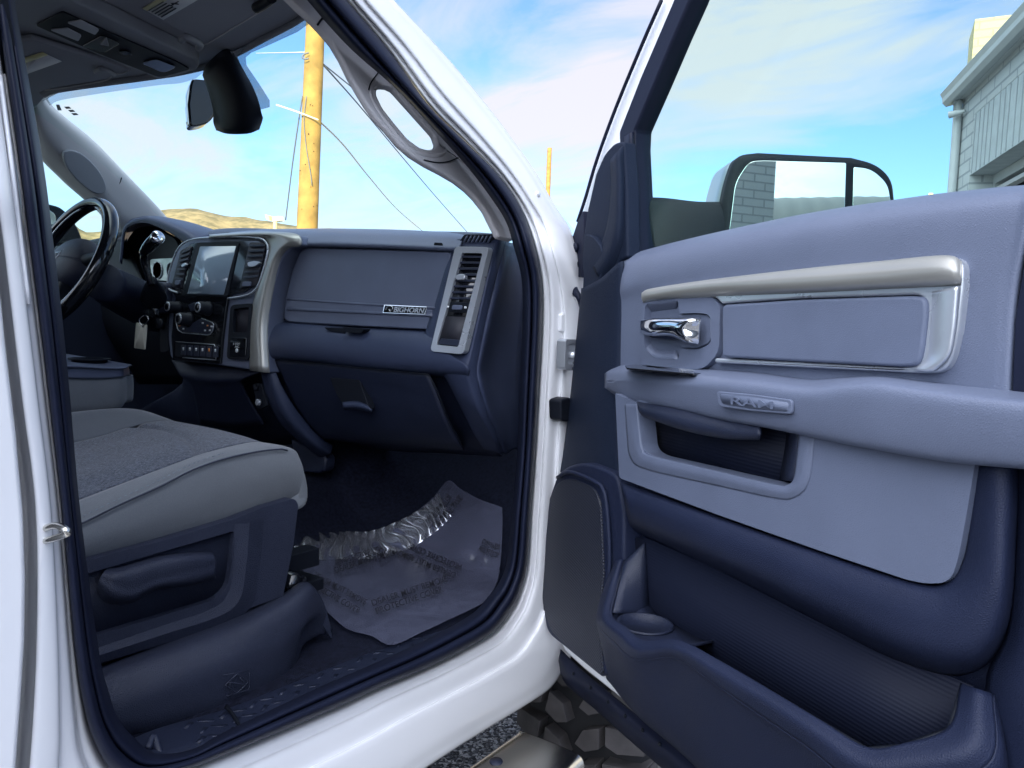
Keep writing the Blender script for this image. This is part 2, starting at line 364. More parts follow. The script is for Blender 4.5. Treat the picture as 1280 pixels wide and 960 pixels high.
# hinge pillar details
for (a,b,c,d_, off) in [(702,392,716,415,.008)]:
    plate('recess_cover', poly([(a,b,3),(c,b,3),(c,d_,3),(a,d_,3)], PS, off), V((-.01,0,0)), 'paint', body, .003)
o = plate('check_strap_bracket', poly([(707,424,4),(722,424,4),(722,464,4),(706,462,4)], PS, .030), V((-.02,0,0)), 'satin', body, .003,
      holes=[poly([(711,430,3),(719,430,3),(719,457,3),(710,456,3)], PS, .030)])
cyl('bracket_bolt', PS(716,444,.03), XV, [(.008,-.02),(.008,.006),(.004,.008)], 'satin', body, 16)
plate('rubber_grommet', poly([(701,500,4),(714,496,4),(714,528,4),(702,526,4)], PS, .03), V((-.03,0,0)), 'black', body, .004)
cyl('body_plug', PS(672,243,.012), XV, [(.006,-.004),(.006,.003),(.001,.004)], 'paint', body, 12)

# roof, floor, far side, rear so the cab is a closed room
roof_rows = []
for x, z in [(-.78,1.98),(-.70,2.045),(-.35,2.075),(0,2.08),(.35,2.075),(.68,2.045),(.745,2.0)]:
    roof_rows.append([V((x,y,z+zz)) for y, zz in [(-1.3,-.02),(-.4,.0),(.4,.0),(.85,-.02),(1.02,-.045)]])
surf('roof', roof_rows, 'paint', T, nu=20, nv=3)
bm = bmesh.new()
box('', V((-.93,.2,1.13)), XV*.02, YV*1.5, ZV*.40, None, None, bm=bm)
fin('driver_door', bm, 'dark', T, .01)
bm = bmesh.new(); box('', V((0,-1.32,1.4)), XV*.85, YV*.02, ZV*.62, None, None, bm=bm); fin('cab_rear_wall', bm, 'dark', T, .01)
bm = bmesh.new(); box('', V((-.84,-.9,1.76)), XV*.03, YV*.5, ZV*.24, None, None, bm=bm); box('', V((-.80,.14,1.76)), XV*.03, YV*.10, ZV*.24, None, None, bm=bm); fin('driver_pillar', bm, 'liner', T, .01)
# cab floor and toe board
fl = [[V((x,y,z)) for x in (-.90,-.30,-.12,0.0,.12,.26,.60,.865)] for y, z in [(-1.2,.8),(0,.8),(.9,.8),(1.42,.8),(1.5,.86),(1.75,1.09),(1.9,1.4)]]
for r in fl:
    for p in r:
        h = max(0, 1-(abs(p.x)/.26)**2)*.16
        p.z += h
surf('floor_carpet', fl, 'carpet', T, nu=60, nv=6, smrow=True, solid=.01)
bm = bmesh.new()
box('', V((.865,1.51,.96)), XV*.008, YV*.17, ZV*.20, None, None, bm=bm)
fin('kick_panel', bm, 'black', T, .008)
bm = bmesh.new(); box('', V((0,1.92,1.2)), XV*.88, YV*.02, ZV*.45, None, None, bm=bm); fin('firewall', bm, 'black', T)

# ---- sill scuff plate
inn = [(120,915),(150,930),(200,912),(283,888),(350,862),(440,826),(530,792),(600,764),(622,742),(632,715)]
out = [(160,945),(200,950),(240,945),(303,928),(375,893),(462,850),(545,815),(612,782),(636,752),(646,720)]
rows = []
for t, dx, dz in [(0,.0,-.04),(.0,.0,-.004),(.10,.0,.004),(.5,.0,.006),(.85,0,.004),(1.0,0,-.012),(1.15,0,-.03)]:
    rows.append([PX(a[0]+(b[0]-a[0])*t, a[1]+(b[1]-a[1])*t, .795+.105*t)+V((0,0,dz)) for a, b in zip(inn, out)])
sill = surf('sill_scuff_plate', rows, 'dark', T, nu=110, nv=4)
bm = bmesh.new(); bm.from_mesh(sill.data)
for k in range(30):
    t = k/29
    for row, ph in ((.25,0),(.50,.5),(.74,0)):
        tt = (k+ph)/30.
        if tt < .26: continue
        q = lambda tt_: [cr([PX(a[0]+(b[0]-a[0])*s, a[1]+(b[1]-a[1])*s, .795+.105*s)+V((0,0,.0066)) for a, b in zip(inn, out)], tt_) for s in (row,)][0]
        c = q(min(.93, tt)*.9+.02); e = q(min(.93, tt)*.9+.04); dr = (e-c).normalized(); sd = V((dr.y,-dr.x,0)).normalized()
        ang = .6 if (k % 2) else -.6
        dd = (dr*math.cos(ang)+sd*math.sin(ang)); ss = V((dd.y,-dd.x,0)).normalized()
        box('', c, dd*.010, ss*.0022, V((0,0,.0006)), None, None, bm=bm)
bm.to_mesh(sill.data); bm.free()
for p_ in sill.data.polygons: p_.use_smooth = True
tube('plate_joint', [PX(283,888,.797)+V((0,0,.006)), PX(293,902,.84)+V((0,0,.007)), PX(300,915,.87)+V((0,0,.006)), PX(306,932,.90)], .0028, 'black', sill, n=8)
tube('sill_clip', [PX(185,936,.87), PX(192,930,.86)+V((0,0,.01)), PX(200,944,.88)], .005, 'dark', sill, n=8)

# ---- A-pillar trim with grab handle
d_in = V((-1,0,-TUM)).normalized()
trim_out = [(350,-60),(387,-5),(441,56),(500,111),(545,159),(590,209),(620,249),(636,276),(643,300)]
trim_in = [(624,296),(607,262),(596,248),(585,237),(571,226),(554,216),(535,206),(516,194),(500,180),(485,162),(472,148),(460,131),(449,113),(438,94),(428,73),(416,53),(407,42),(397,31),(386,20),(372,8),(345,-20),(320,-60)]
hole = [(471,118),(472,111),(477,108),(490,109),(497,116),(520,142),(544,169),(547,178),(545,184),(537,187),(525,184),(510,173),(494,154),(479,135)]
PSt = lambda x, y, off: hit(x, y, V((.95+off,0,1.55)), V((1,0,TUM)))
rh = [PSt(x, y, -.075) for x, y in rp([(x,y,4) for x, y in hole], 3)]
pil = plate('pillar_trim', [PSt(x, y, -.075) for x, y in trim_out+trim_in], d_in*.014, 'trimgrey', T, .005, 4, holes=[rh])
# handle loop: a rounded bar on the glass side of the hole
tube('grab_handle', [PSt(x, y, -.080) for x, y in [(470,104),(463,112),(462,122),(470,138),(486,160),(505,182),(523,193),(540,196),(552,194),(556,186)]], [.005,.0065,.007,.007,.0065,.005], 'trimgrey', pil, n=12)
tube('trim_seam', [PSt(x, y, -.0735) for x, y in [(475,88),(464,103),(461,112)]], .0012, 'black', pil, n=6)
tube('trim_seam', [PSt(x, y, -.0735) for x, y in [(573,197),(560,202),(545,203),(530,200)]], .0012, 'black', pil, n=6)
tube('trim_seam', [PSt(x, y, -.0735) for x, y in [(397,31),(402,24),(407,19)]], .002, 'black', pil, n=6)

# ---- windshield with its printed band
wsr = []
for y, z, hw in [(1.82,1.55,.84),(1.56,1.705,.80),(1.30,1.86,.75),(1.02,1.995,.70)]:
    wsr.append([V((x*hw, y-.07*x*x, z)) for x in (-1,-.6,-.2,.2,.6,1)])
ws = surf('windshield', wsr, 'windshield', T, nu=24, nv=6, solid=0)
# plane of the glass near the header
WP0 = V((0,1.02,1.985)); WN = V((0,.50,.866)).normalized()   # a little inside the glass
PW = lambda x, y, o=0: hit(x, y, WP0 - WN*(.012+o), WN)
bm = bmesh.new()
band = [[(57,124),(78,114),(187,99),(240,90),(262,84)], [(62,132),(82,124),(187,108),(225,104),(245,98)]]
surf('', [[PW(*p) for p in r] for r in band], None, None, nu=24, nv=1, bm=bm)
band = [[(286,66),(331,50),(369,29),(390,14)], [(308,84),(312,72),(335,57),(372,40),(392,26)]]
plate('', [PW(*p) for p in [(284,66),(331,50),(369,29),(390,14),(394,24),(372,40),(335,57),(314,66),(307,72),(308,82),(325,107),(337,126),(337,134),(326,137),(316,118),(296,90)]], WN*.001, None, None, bm=bm)
fin('glass_print_band', bm, 'frit', ws, smooth=False)
bm = bmesh.new()
for i, (x, y) in enumerate([(82,135),(87,139),(91,143)]): plate('', [PW(*p) for p in [(x-2,y-1.3),(x+4,y-1.6),(x+7,y+.8),(x+1,y+1.2)]], WN*.001, None, None, bm=bm)
plate('', [PW(*p) for p in [(70,131),(74,131),(77,138),(72,138)]], WN*.001, None, None, bm=bm)
fin('glass_marking', bm, 'paleink', ws, smooth=False)

# ---- headliner, header, visors, overhead console
HL = 1.985
PH = lambda x, y, o=0: PZ(x, y, HL-o)
hl = plate('headliner', [PH(*p) for p in [(40,140),(56,122),(78,114),(187,99),(231,92),(262,84),(287,67),(331,51),(369,31),(390,16),(400,-60),(420,-190),(-300,-190),(-700,-160),(-400,60)]], V((0,0,.012)), 'liner', T, .004)
rows = [[PH(*p) for p in [(50,116),(78,108),(187,93),(231,86),(270,75),(331,44),(369,24),(385,10)]],
        [PH(p[0],p[1],.010) for p in [(55,121),(78,114),(187,99),(231,92),(275,80),(331,51),(369,31),(390,16)]],
        [PZ(p[0],p[1],HL+.004) for p in [(56,121),(78,114),(187,99),(231,92),(275,79),(331,50),(369,30),(390,15)]]]
surf('windshield_header', rows, 'liner', T, nu=40, nv=4)
oc = plate('overhead_console', poly([(-30,0),(82,-3),(250,78,7),(247,88,6),(200,100,4),(-30,8)], PH, .030), V((0,0,.03)), 'liner2', hl, .008, 4)
plate('console_bezel', poly([(44,32,4),(78,15,4),(222,78,6),(238,87,4),(200,97.5,8),(120,66,4)], PH, .034), V((0,0,.003)), 'black', hl, .001)
for q in ([(63,38),(84,36),(102,45),(98,52)], [(84,29),(101,26),(124,38),(119,44)]):
    plate('map_light', poly([(x,y,2) for x,y in q], PH, .037), V((0,0,.003)), 'lens', hl, .001)
plate('console_switch', poly([(103,58,2),(127,45,3),(150,55,3),(130,66,3)], PH, .037), V((0,0,.003)), 'gloss', hl, .001)
plate('console_switch', poly([(125,56,1),(133,48,1),(136,58,1)], PH, .040), V((0,0,.003)), 'liner2', hl, .0005)
plate('console_switch', poly([(148,65,2),(158,64,3),(166,69,3),(154,70,3)], PH, .037), V((0,0,.003)), 'gloss', hl, .001)
plate('sunglass_bin', poly([(176,79,5),(195,74,6),(221,84,5),(205,92,8)], PH, .037), V((0,0,.003)), 'gloss', hl, .001)
vis = plate('sun_visor', poly([(110,-30),(250,54.5),(255,56,3),(262,53,3),(328,12,5),(331,8,4),(338,3,4),(342,-10),(250,-90)], PH, .020), V((0,0,.014)), 'liner', T, .005, 3)
tube('visor_edge', [PH(x, y, .021) for x, y in [(250,57),(258,55),(264,52),(300,30),(326,14),(329,9),(336,4),(341,-8)]], .0014, 'trimgrey', vis, n=6)
plate('warning_sticker', poly([(178,11),(204,25),(256,-5),(225,-20)], PH, .0215), V((0,0,.001)), 'sticker', vis)
plate('yellow_heading', poly([(178,11),(184,14),(236,-15),(228,-19)], PH, .0225), V((0,0,.001)), 'yellow', vis)
bm = bmesh.new()
for k in range(5):
    a = .2+.15*k; A = (178+26*a, 11+14*a); 
    plate('', [PH(A[0]+2,A[1]-1,.0226), PH(A[0]+3.3,A[1]-.2,.0226), PH(A[0]+22,A[1]-11.2,.0226), PH(A[0]+20.5,A[1]-12,.0226)], V((0,0,.0005)), None, None, bm=bm)
plate('', [PH(213,4,.0226), PH(215,5.2,.0226), PH(224,6,.0226), PH(222,4.6,.0226)], V((0,0,.0005)), None, None, bm=bm)
plate('', [PH(222,2,.0226), PH(224,2,.0226), PH(214,8,.0226), PH(212,7.4,.0226)], V((0,0,.0005)), None, None, bm=bm)
fin('sticker_print', bm, 'ink', vis, smooth=False)
tube('visor_clip', [PH(x,y,.026) for x, y in [(227,50),(232,46),(240,49),(250,55),(248,60)]], .007, 'liner2', vis, n=10)
tube('visor_pivot', [PH(x,y,.03) for x, y in [(320,10),(331,4),(340,-3)]], .009, 'black', vis, n=10)
v2 = plate('sun_visor', poly([(-40,60),(40,50),(165,89,3),(155,96,3),(60,112,4),(-40,125)], PH, .018), V((0,0,.014)), 'liner', T, .005)
tube('visor_edge', [PH(x, y, .019) for x, y in [(56,113),(80,110),(130,101),(141,94),(150,92),(156,91),(161,88)]], .0014, 'trimgrey', v2, n=6)
plate('warning_sticker', poly([(20,78),(53,66),(77,77),(30,94),(20,98)], PH, .0195), V((0,0,.001)), 'sticker', v2)
plate('yellow_heading', poly([(20,76),(53,65.5),(60,69),(20,83)], PH, .0205), V((0,0,.001)), 'yellow', v2)
tube('visor_clip', [PH(x,y,.024) for x, y in [(120,90),(127,86),(135,89),(142,93)]], .006, 'liner2', v2, n=10)
# rear-view mirror and sensor pod
mr = empty('rear_view_mirror', (0,0,0), T)
rows = []
pod = [[(258,92),(262,78),(275,66),(290,60)], [(262,104),(270,88),(284,76),(297,84)], [(268,122),(280,108),(298,105),(313,112)], [(272,140),(286,136),(306,134),(325,136)], [(272,152),(284,156),(306,155),(325,144)], [(275,161),(288,164),(308,163),(320,158)]]
surf('sensor_pod', [[PY(x, y, 1.02+.012*k-.03*math.sin(math.pi*i/3)) for i, (x, y) in enumerate(r)] for k, r in enumerate(pod)], 'black', mr, nu=20, nv=6, solid=.02)
plate('mirror_housing', poly([(241,98,5),(262,100,5),(270,108,6),(271,125,8),(270,142,10),(261,154,8),(246,158,6),(238,158,4),(236,130),(239,105,4)], PX, .055), V((-.05,.02,0)), 'gloss', mr, .014, 5)
plate('mirror_glass', poly([(233,118,5),(240,99,3),(243,99,3),(240,130),(238,158,3),(234,154,3)], PX, .05), V((-.012,.004,0)), 'mirror', mr, .001)
tube('mirror_stem', [PX(265,137,.03), PX(276,138,.0)+V((0,.05,0))], .008, 'black', mr)

# ---- driver's A-pillar trim
DL0 = V((-.85,0,1.6)); DLN = V((1,0,-.42)).normalized()
PL = lambda x, y, o=0: hit(x, y, DL0+DLN*o, DLN)
rows = [[PL(x,y,-.04) for x, y in [(36,120),(44,185),(75,222),(104,248),(128,270),(145,300)]],
        [PL(x,y,.02) for x, y in [(40,120),(52,165),(88,208),(118,240),(140,262),(160,290)]],
        [PL(x,y,.03) for x, y in [(44,122),(62,148),(100,190),(135,228),(165,262),(190,290)]],
        [PL(x,y,.02) for x, y in [(52,120),(66,138),(112,178),(150,216),(186,252),(215,285)]],
        [PL(x,y,-.03) for x, y in [(57,118),(68,136),(116,176),(155,216),(192,254),(222,288)]]]
dp = surf('pillar_trim', rows, 'trimgrey', T, nu=30, nv=5)
plate('grab_handle', poly([(78,190,8),(88,187,10),(104,192,12),(124,212,14),(134,232,10),(132,243,8),(118,243,12),(98,228,12),(82,208,10)], PL, .045), -DLN*.014, 'liner2', dp, .006, 4)
tube('trim_seam', [PL(x,y,.03) for x, y in [(135,243),(145,236),(150,228),(152,222)]], .0015, 'black', dp, n=6)
plate('driver_window_glass', [PX(-200,60,-.90), PX(38,100,-.90), PX(60,170,-.90), PX(140,285,-.90), PX(140,320,-.90), PX(-200,340,-.90)], V((-.004,0,0)), 'sideglass', T)
# driver-side exterior mirror, seen through the window
plate('driver_side_mirror', poly([(30,250,6),(62,255,8),(76,259,6),(90,272,8),(100,290,8),(104,304,4),(30,310)], PX, -1.16), V((-.14,.02,0)), 'black', T, .02, 4)
plate('driver_mirror_glass', poly([(30,258,3),(60,261,4),(70,268,5),(70,300,3),(30,302)], PX, -1.155), V((-.004,0,0)), 'mirror', T, .002)

# ================================================================== DASHBOARD
dash = empty('dashboard', (0,0,0), T)
# core behind everything
core = [[PY(x,y,Y) for x, y, Y in r] for r in [
 [(228,330,1.75),(260,289,1.78),(400,289,1.76),(520,291,1.72),(600,293,1.66),(640,297,1.56)],
 [(228,320,1.55),(250,291,1.50),(400,288,1.50),(520,290,1.50),(600,292,1.48),(640,297,1.46)],
 [(228,330,1.34),(240,300,1.33),(400,296,1.33),(520,299,1.33),(585,300,1.33),(622,297,1.36)],
 [(228,400,1.32),(240,360,1.32),(380,350,1.32),(500,355,1.32),(560,360,1.31),(606,360,1.31)],
 [(228,440,1.32),(240,440,1.32),(350,420,1.30),(480,425,1.29),(550,430,1.28),(590,440,1.29)],
 [(228,480,1.36),(240,480,1.34),(350,470,1.31),(480,480,1.31),(550,490,1.31),(598,495,1.33)],
 [(170,520,1.44),(270,540,1.42),(400,540,1.40),(480,550,1.42),(560,552,1.43),(622,562,1.44)],
 [(200,560,1.60),(300,560,1.60),(410,552,1.62),(480,562,1.62),(560,566,1.62),(628,570,1.60)]]]
surf('dash_core', core, 'dark', dash, nu=60, nv=5)
# top pad / brow above the glove box
rows = [[PY(x,y,1.56) for x, y in [(270,290),(330,287.5),(400,286.5),(480,287.5),(560,291),(585,293)]],
        [PY(x,y,1.40) for x, y in [(280,290),(330,288),(400,287),(480,288),(560,291.5),(583,293.5)]],
        [PY(x,y,1.31) for x, y in [(300,294),(335,291),(400,291),(480,293),(560,296),(580,298)]],
        [PY(x,y,1.272) for x, y in [(372,301),(385,301),(420,301),(480,303),(550,306),(576,307)]],
        [PY(x,y,1.268) for x, y in [(374,307),(388,307),(420,307.5),(480,309),(550,312),(573,313)]],
        [PY(x,y,1.30) for x, y in [(374,309),(388,309),(420,309.5),(480,311),(550,314),(573,315)]]]
surf('dash_top_pad', rows, 'dash', dash, nu=60, nv=5)
plate('sun_sensor', poly([(543,303),(552,303.5),(553,307),(542,306.5)], PY, 1.266), V((0,.003,0)), 'black', dash, .0008)
# upper glove box door
def GB(px, py, o=0):                         # leaning plane: lower edge nearer the seat
    return hit(px, py, V((0,1.262-o,1.46)), V((0,1,-.10)).normalized())
gl = poly([(377,310,8),(470,312),(564,315,6),(558,345),(548,382),(537,412,6),(450,408),(362,403,9),(354,399,6),(357,372),(365,338)], GB)
plate('glove_box_lid', gl, V((0,.018,0)), 'dash', dash, .004, 3)
plate('lid_groove', poly([(360,375),(540,388),(537,394),(363,386),(357,387,2)], GB, .0015), V((0,.003,0)), 'dash', dash, .0015)
rows = [[GB(x,y,.002) for x, y in [(358,373),(450,379),(545,384)]], [GB(x,y,-.003) for x, y in [(366,379),(450,384),(543,389)]], [GB(x,y,.002) for x, y in [(359,388),(450,392),(541,396)]]]
surf('lid_crease', rows, 'dash', dash, nu=20, nv=3)
b4 = [GB(x,y,.0055) for x, y in [(478,391.5),(531,393.5),(533.5,383),(480,380.5)]]
plate('trim_badge', b4, V((0,.004,0)), 'chrome', dash, .001)
b5 = [GB(x,y,.0062) for x, y in [(479,390.5),(530,392.5),(532.3,384),(481,381.7)]]
plate('badge_field', b5, V((0,.001,0)), 'black', dash)
text('badge_lettering', 'BIGHORN', [GB(x,y,.0066) for x, y in [(492,390),(529,391.5),(531,385.3),(494,383.5)]], 'satin', dash, .0008, .01)
tube('badge_emblem', [GB(x,y,.007) for x, y in [(482,388),(484,384),(488,382.5),(491,385),(489,388),(486,386.5),(488,390)]], .0009, 'chrome', dash, n=6)
# padded bolster under it
rows = [[PY(x,y,1.285) for x, y in [(335,405),(352,401),(400,404),(450,408),(500,411),(540,413),(562,414)]],
        [PY(x,y,1.250) for x, y in [(334,412),(352,407),(400,410),(450,414),(500,416),(540,419),(560,424)]],
        [PY(x,y,1.228) for x, y in [(332,425),(350,421),(400,424),(450,428),(500,431),(540,435),(562,442)]],
        [PY(x,y,1.222) for x, y in [(332,440),(350,436),(400,440),(450,445),(500,449),(550,453),(584,457)]],
        [PY(x,y,1.232) for x, y in [(334,450),(350,447),(400,451),(450,457),(500,461),(550,465),(586,468)]],
        [PY(x,y,1.27) for x, y in [(336,456),(350,452),(400,456),(450,462),(500,466),(550,470),(588,473)]]]
surf('dash_bolster', rows, 'dashdark', dash, nu=60, nv=5)
rows = [[PY(x,y,1.226) for x, y in [(404,409),(415,412),(440,413),(458,412)]],[PY(x,y,1.236) for x, y in [(412,414),(420,419),(440,420),(450,416)]]]
plate('lid_latch', poly([(428,409,2),(456,411,2),(450,417,3),(430,415,3)], PY, 1.226), V((0,.02,0)), 'black', dash, .002)
plate('latch_recess', poly([(404,409,4),(428,410),(432,417,4),(412,414,4)], PY, 1.2365), V((0,.02,0)), 'black', dash, .002)
# lower glove box
rows = [[PY(x,y,1.236) for x, y in [(344,450),(400,455),(470,462),(536,468)]],
        [PY(x,y,1.250) for x, y in [(352,470),(400,474),(475,483),(545,490)]],
        [PY(x,y,1.285) for x, y in [(372,510),(410,513),(485,522),(560,527)]],
        [PY(x,y,1.345) for x, y in [(400,543),(430,546),(500,552),(576,556)]],
        [PY(x,y,1.45) for x, y in [(410,549),(440,552),(505,558),(580,562)]]]
surf('lower_glove_box', rows, 'dark', dash, nu=40, nv=5)
tube('glove_box_gap', [PY(x,y,Y) for x, y, Y in [(536,468,1.232),(548,492,1.246),(562,528,1.282),(578,556,1.34)]], .0016, 'black', dash, n=6)
tube('glove_box_gap', [PY(x,y,Y) for x, y, Y in [(344,450,1.231),(400,455,1.231),(470,462,1.231),(536,468,1.231)]], .0016, 'black', dash, n=6)
plate('glove_box_handle', poly([(412,472,2),(449,475,2),(462,512,3),(430,509,4),(420,492)], PY, 1.243), V((0,.02,0)), 'black', dash, .003)
rows = [[PY(x,y,Y) for x, y, Y in [(428,503,1.240),(446,502,1.240),(458,506,1.240)]],[PY(x,y,Y) for x, y, Y in [(429,508,1.232),(446,507,1.232),(464,512,1.232)]],[PY(x,y,Y) for x, y, Y in [(430,511,1.245),(446,511,1.245),(465,515,1.245)]]]
surf('handle_lip', rows, 'dashdark', dash, nu=12, nv=3)
# right-hand fascia round the outer vent, and the dash end
rows = [[PY(x,y,Y) for x, y, Y in r] for r in [
 [(560,318,1.275),(552,350,1.27),(540,392,1.262),(532,420,1.25),(536,448,1.24),(555,468,1.245),(572,500,1.27),(592,540,1.33),(606,562,1.40)],
 [(572,300,1.29),(566,340,1.262),(552,392,1.250),(540,430,1.240),(550,455,1.232),(566,475,1.24),(582,505,1.265),(600,542,1.33),(614,564,1.40)],
 [(612,300,1.29),(606,340,1.262),(594,395,1.250),(583,440,1.240),(580,458,1.232),(584,480,1.24),(596,512,1.27),(612,545,1.34),(620,565,1.40)],
 [(624,299,1.30),(614,340,1.270),(601,395,1.255),(591,440,1.245),(587,462,1.24),(591,484,1.248),(602,516,1.28),(618,549,1.35),(625,566,1.41)],
 [(631,300,1.33),(621,342,1.29),(608,395,1.275),(599,440,1.265),(595,464,1.26),(599,486,1.268),(609,518,1.30),(623,549,1.37),(630,566,1.42)]]]
surf('vent_fascia', rows, 'dashdark', dash, nu=60, nv=5)
rows = [rows[-1], [PY(x,y,Y) for x, y, Y in [(636,303,1.36),(628,345,1.31),(614,395,1.285),(604,440,1.275),(600,464,1.27),(604,486,1.275),(614,518,1.31),(628,549,1.38),(634,566,1.43)]],
        [PY(x,y,Y) for x, y, Y in [(643,304,1.42),(636,350,1.37),(626,400,1.36),(618,440,1.36),(615,464,1.36),(618,486,1.37),(626,518,1.39),(636,545,1.43),(640,562,1.45)]],
        [PY(x,y,Y) for x, y, Y in [(655,306,1.50),(656,350,1.46),(652,400,1.46),(650,440,1.46),(650,464,1.46),(650,486,1.47),(650,518,1.48),(652,545,1.50),(652,562,1.52)]]]
surf('dash_end_cap', rows, 'dashdark', dash, nu=60, nv=5)
# outer vent: bezel, dark inside, louvres, wheel, pocket
VB = lambda x, y, o=0: hit(x, y, V((0,1.238-o,1.46)), V((0,1,-.13)).normalized())
q_out = poly([(569,308,5),(611,309,5),(579,443,6),(537.5,439,6)], VB, .004); q_in = poly([(577,316,3),(603,316.5,3),(572.5,434,3),(545.5,431,3)], VB, .004)
plate('vent_bezel', q_out, V((0,.016,0)), 'satin', dash, .0035, 4, holes=[q_in])
plate('vent_cavity', poly([(575,313),(605,314),(574,437),(543,434)], VB, -.004), V((0,.004,0)), 'gloss', dash)
for k in range(8):
    y = 321+k*7.4; xl = 577-(y-316)*.27; xr = 603-(y-316)*.262
    plate('vent_louvre', [VB(xl,y-1.3,.000), VB(xr,y-1,.000), VB(xr,y+1.6,.000), VB(xl,y+1.3,.000)], V((0,.018,.004)), 'dark', dash, .0008)
plate('vent_slider', poly([(568,345,3),(574,342,3),(581,343,3),(580,350,3),(570,350,3)], VB, .006), V((0,.012,0)), 'satin', dash, .002)
plate('vent_panel', [VB(563,377,.002), VB(588,378,.002), VB(585,391,.002), VB(559.5,390,.002)], V((0,.008,0)), 'black', dash, .001)
plate('vent_wheel', poly([(565,381,2),(577,381.5,2),(576,387.5,2),(564,387,2)], VB, .006), V((0,.008,0)), 'dash', dash, .0015)
plate('vent_mark', poly([(558,382,1),(561,382,1),(560.5,385,1),(558,385,1)], VB, .0035), V((0,.002,0)), 'white_ink', dash)
plate('vent_mark', poly([(580,383,1),(583,383,1),(582.5,386,1),(580,386,1)], VB, .0035), V((0,.002,0)), 'white_ink', dash)
plate('storage_slot', [VB(557,395,-.001), VB(583.5,396.5,-.001), VB(573.5,433,-.001), VB(547,430,-.001)], V((0,.004,0)), 'ink', dash)
plate('slot_ledge', [VB(551,423,.001), VB(576,425,.001), VB(573.5,433,.001), VB(547,430,.001)], V((0,.006,0)), 'dark', dash, .001)
# defroster vent on the top corner
plate('defroster_vent', poly([(580,293,3),(620,292.5,3),(611,306,3),(573,303.5,4)], PY, 1.285), V((0,.02,0)), 'black', dash, .003)
for k in range(7):
    x = 583+k*5; plate('defroster_louvre', [PY(x,294.5,1.281), PY(x+1.3,294.5,1.281), PY(x-3.5,303.5,1.281), PY(x-5,303.5,1.281)], V((0,.006,0)), 'dash', dash)
# lower centre bolster running down from the stack
rows = [[PY(x,y,Y) for x, y, Y in [(326,462,1.235),(335,500,1.25),(352,530,1.29),(385,560,1.36),(400,571,1.40)]],
        [PY(x,y,Y) for x, y, Y in [(333,455,1.222),(345,495,1.235),(364,528,1.27),(394,556,1.34),(412,567,1.40)]],
        [PY(x,y,Y) for x, y, Y in [(340,452,1.235),(352,482,1.245),(372,515,1.285),(398,545,1.35),(416,557,1.42)]]]
surf('centre_bolster', rows, 'dashdark', dash, nu=30, nv=5)
plate('tunnel_bracket', poly([(362,548),(408,570,10),(404,592,8),(372,590,6)], PY, 1.40), V((0,.04,0)), 'dark', dash, .008)

# ---- centre stack
ST = lambda x, y, o=0: hit(x, y, V((0,1.232-o,1.5)), V((0,1,-.10)).normalized())
stack = empty('centre_stack', (0,0,0), T)
outl = [(207,362,10),(212,338),(222,310,8),(238,298,10),(270,293),(310,290.5),(345,291),(374,294,5),(377,307,4),(363,310,8),(350,328),(340,365),(334,410),(336,466),(312,462),(240,452),(213,448,5),(210,420),(212,372)]
plate('stack_surround', poly(outl, ST, -.003), V((0,.05,0)), 'dash', stack, .006, 3)
# champagne trim: upper bar and right leg
rows = [[ST(x,y,-.006) for x, y in [(262,294),(310,290.5),(345,290.5),(370,293),(377,299),(376,307),(364,309),(352,323),(342,362),(335,410),(337,466)]],
        [ST(x,y,.010) for x, y in [(262,295.5),(310,292.5),(342,292.5),(358,296),(363,301),(358,306),(350,313),(342,328),(332,364),(325,410),(327,465)]],
        [ST(x,y,.009) for x, y in [(262,297),(310,294.5),(335,295),(344,299),(346,305),(344,312),(340,320),(333,338),(324,368),(317,412),(319,464)]],
        [ST(x,y,.001) for x, y in [(262,298),(310,295.8),(328,297),(334,301),(336,308),(335,316),(333,324),(328,342),(319,370),(312,414),(313,463)]]]
surf('champagne_trim', rows, 'champagne', stack, nu=70, nv=5)
tube('bright_edging', [ST(x,y,.008) for x, y in [(222,366),(212,362),(209,355),(213,335),(222,312),(233,302),(250,298),(290,296),(322,297.5),(332,302),(335,312),(330,335),(322,358),(313,367),(300,371),(285,373)]], .0028, 'satin', stack, n=8)
plate('stack_fascia', poly([(214,361),(226,315,8),(240,303,8),(325,300,8),(332,308,6),(320,352,6),(308,364,8),(290,368),(284,374),(278,420),(275,455),(216,450),(214,420),(219,372)], ST, .004), V((0,.01,0)), 'gloss', stack, .002)
plate('display_bezel', poly([(227,370,3),(246,303,3),(299,302,3),(284,371,3)], ST, .007), V((0,.008,0)), 'black', stack, .002)
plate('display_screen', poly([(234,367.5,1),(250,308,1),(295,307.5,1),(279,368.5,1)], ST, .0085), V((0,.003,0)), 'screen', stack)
for name, q, n in (('left', [(214,359),(226,313),(240,307),(226,362)], 7), ('right', [(299,361),(312,303),(333,303),(320,358)], 7)):
    plate('vent_cavity', poly([(x,y,3) for x, y in q], ST, .0065), V((0,.004,0)), 'ink', stack)
    for k in range(n):
        t = (k+.6)/(n+1.6); a = V(q[1]).lerp(V(q[0]), t); b = V(q[2]).lerp(V(q[3]), t)
        plate('vent_louvre', [ST(a.x+1,a.y-1.4,.009), ST(b.x-1,b.y-1.4,.009), ST(b.x-1,b.y+1.2,.009), ST(a.x+1,a.y+1.2,.009)], V((0,.010,.003)), 'dark', stack, .0007)
plate('vent_slider', poly([(309,328,2),(318,326,2),(325,328,2),(318,333,3),(310,333,2)], ST, .016), V((0,.008,0)), 'satin', stack, .002)
plate('vent_slider', poly([(226,331,2),(231,328,2),(233,331,2),(227,335,2)], ST, .016), V((0,.008,0)), 'satin', stack, .002)
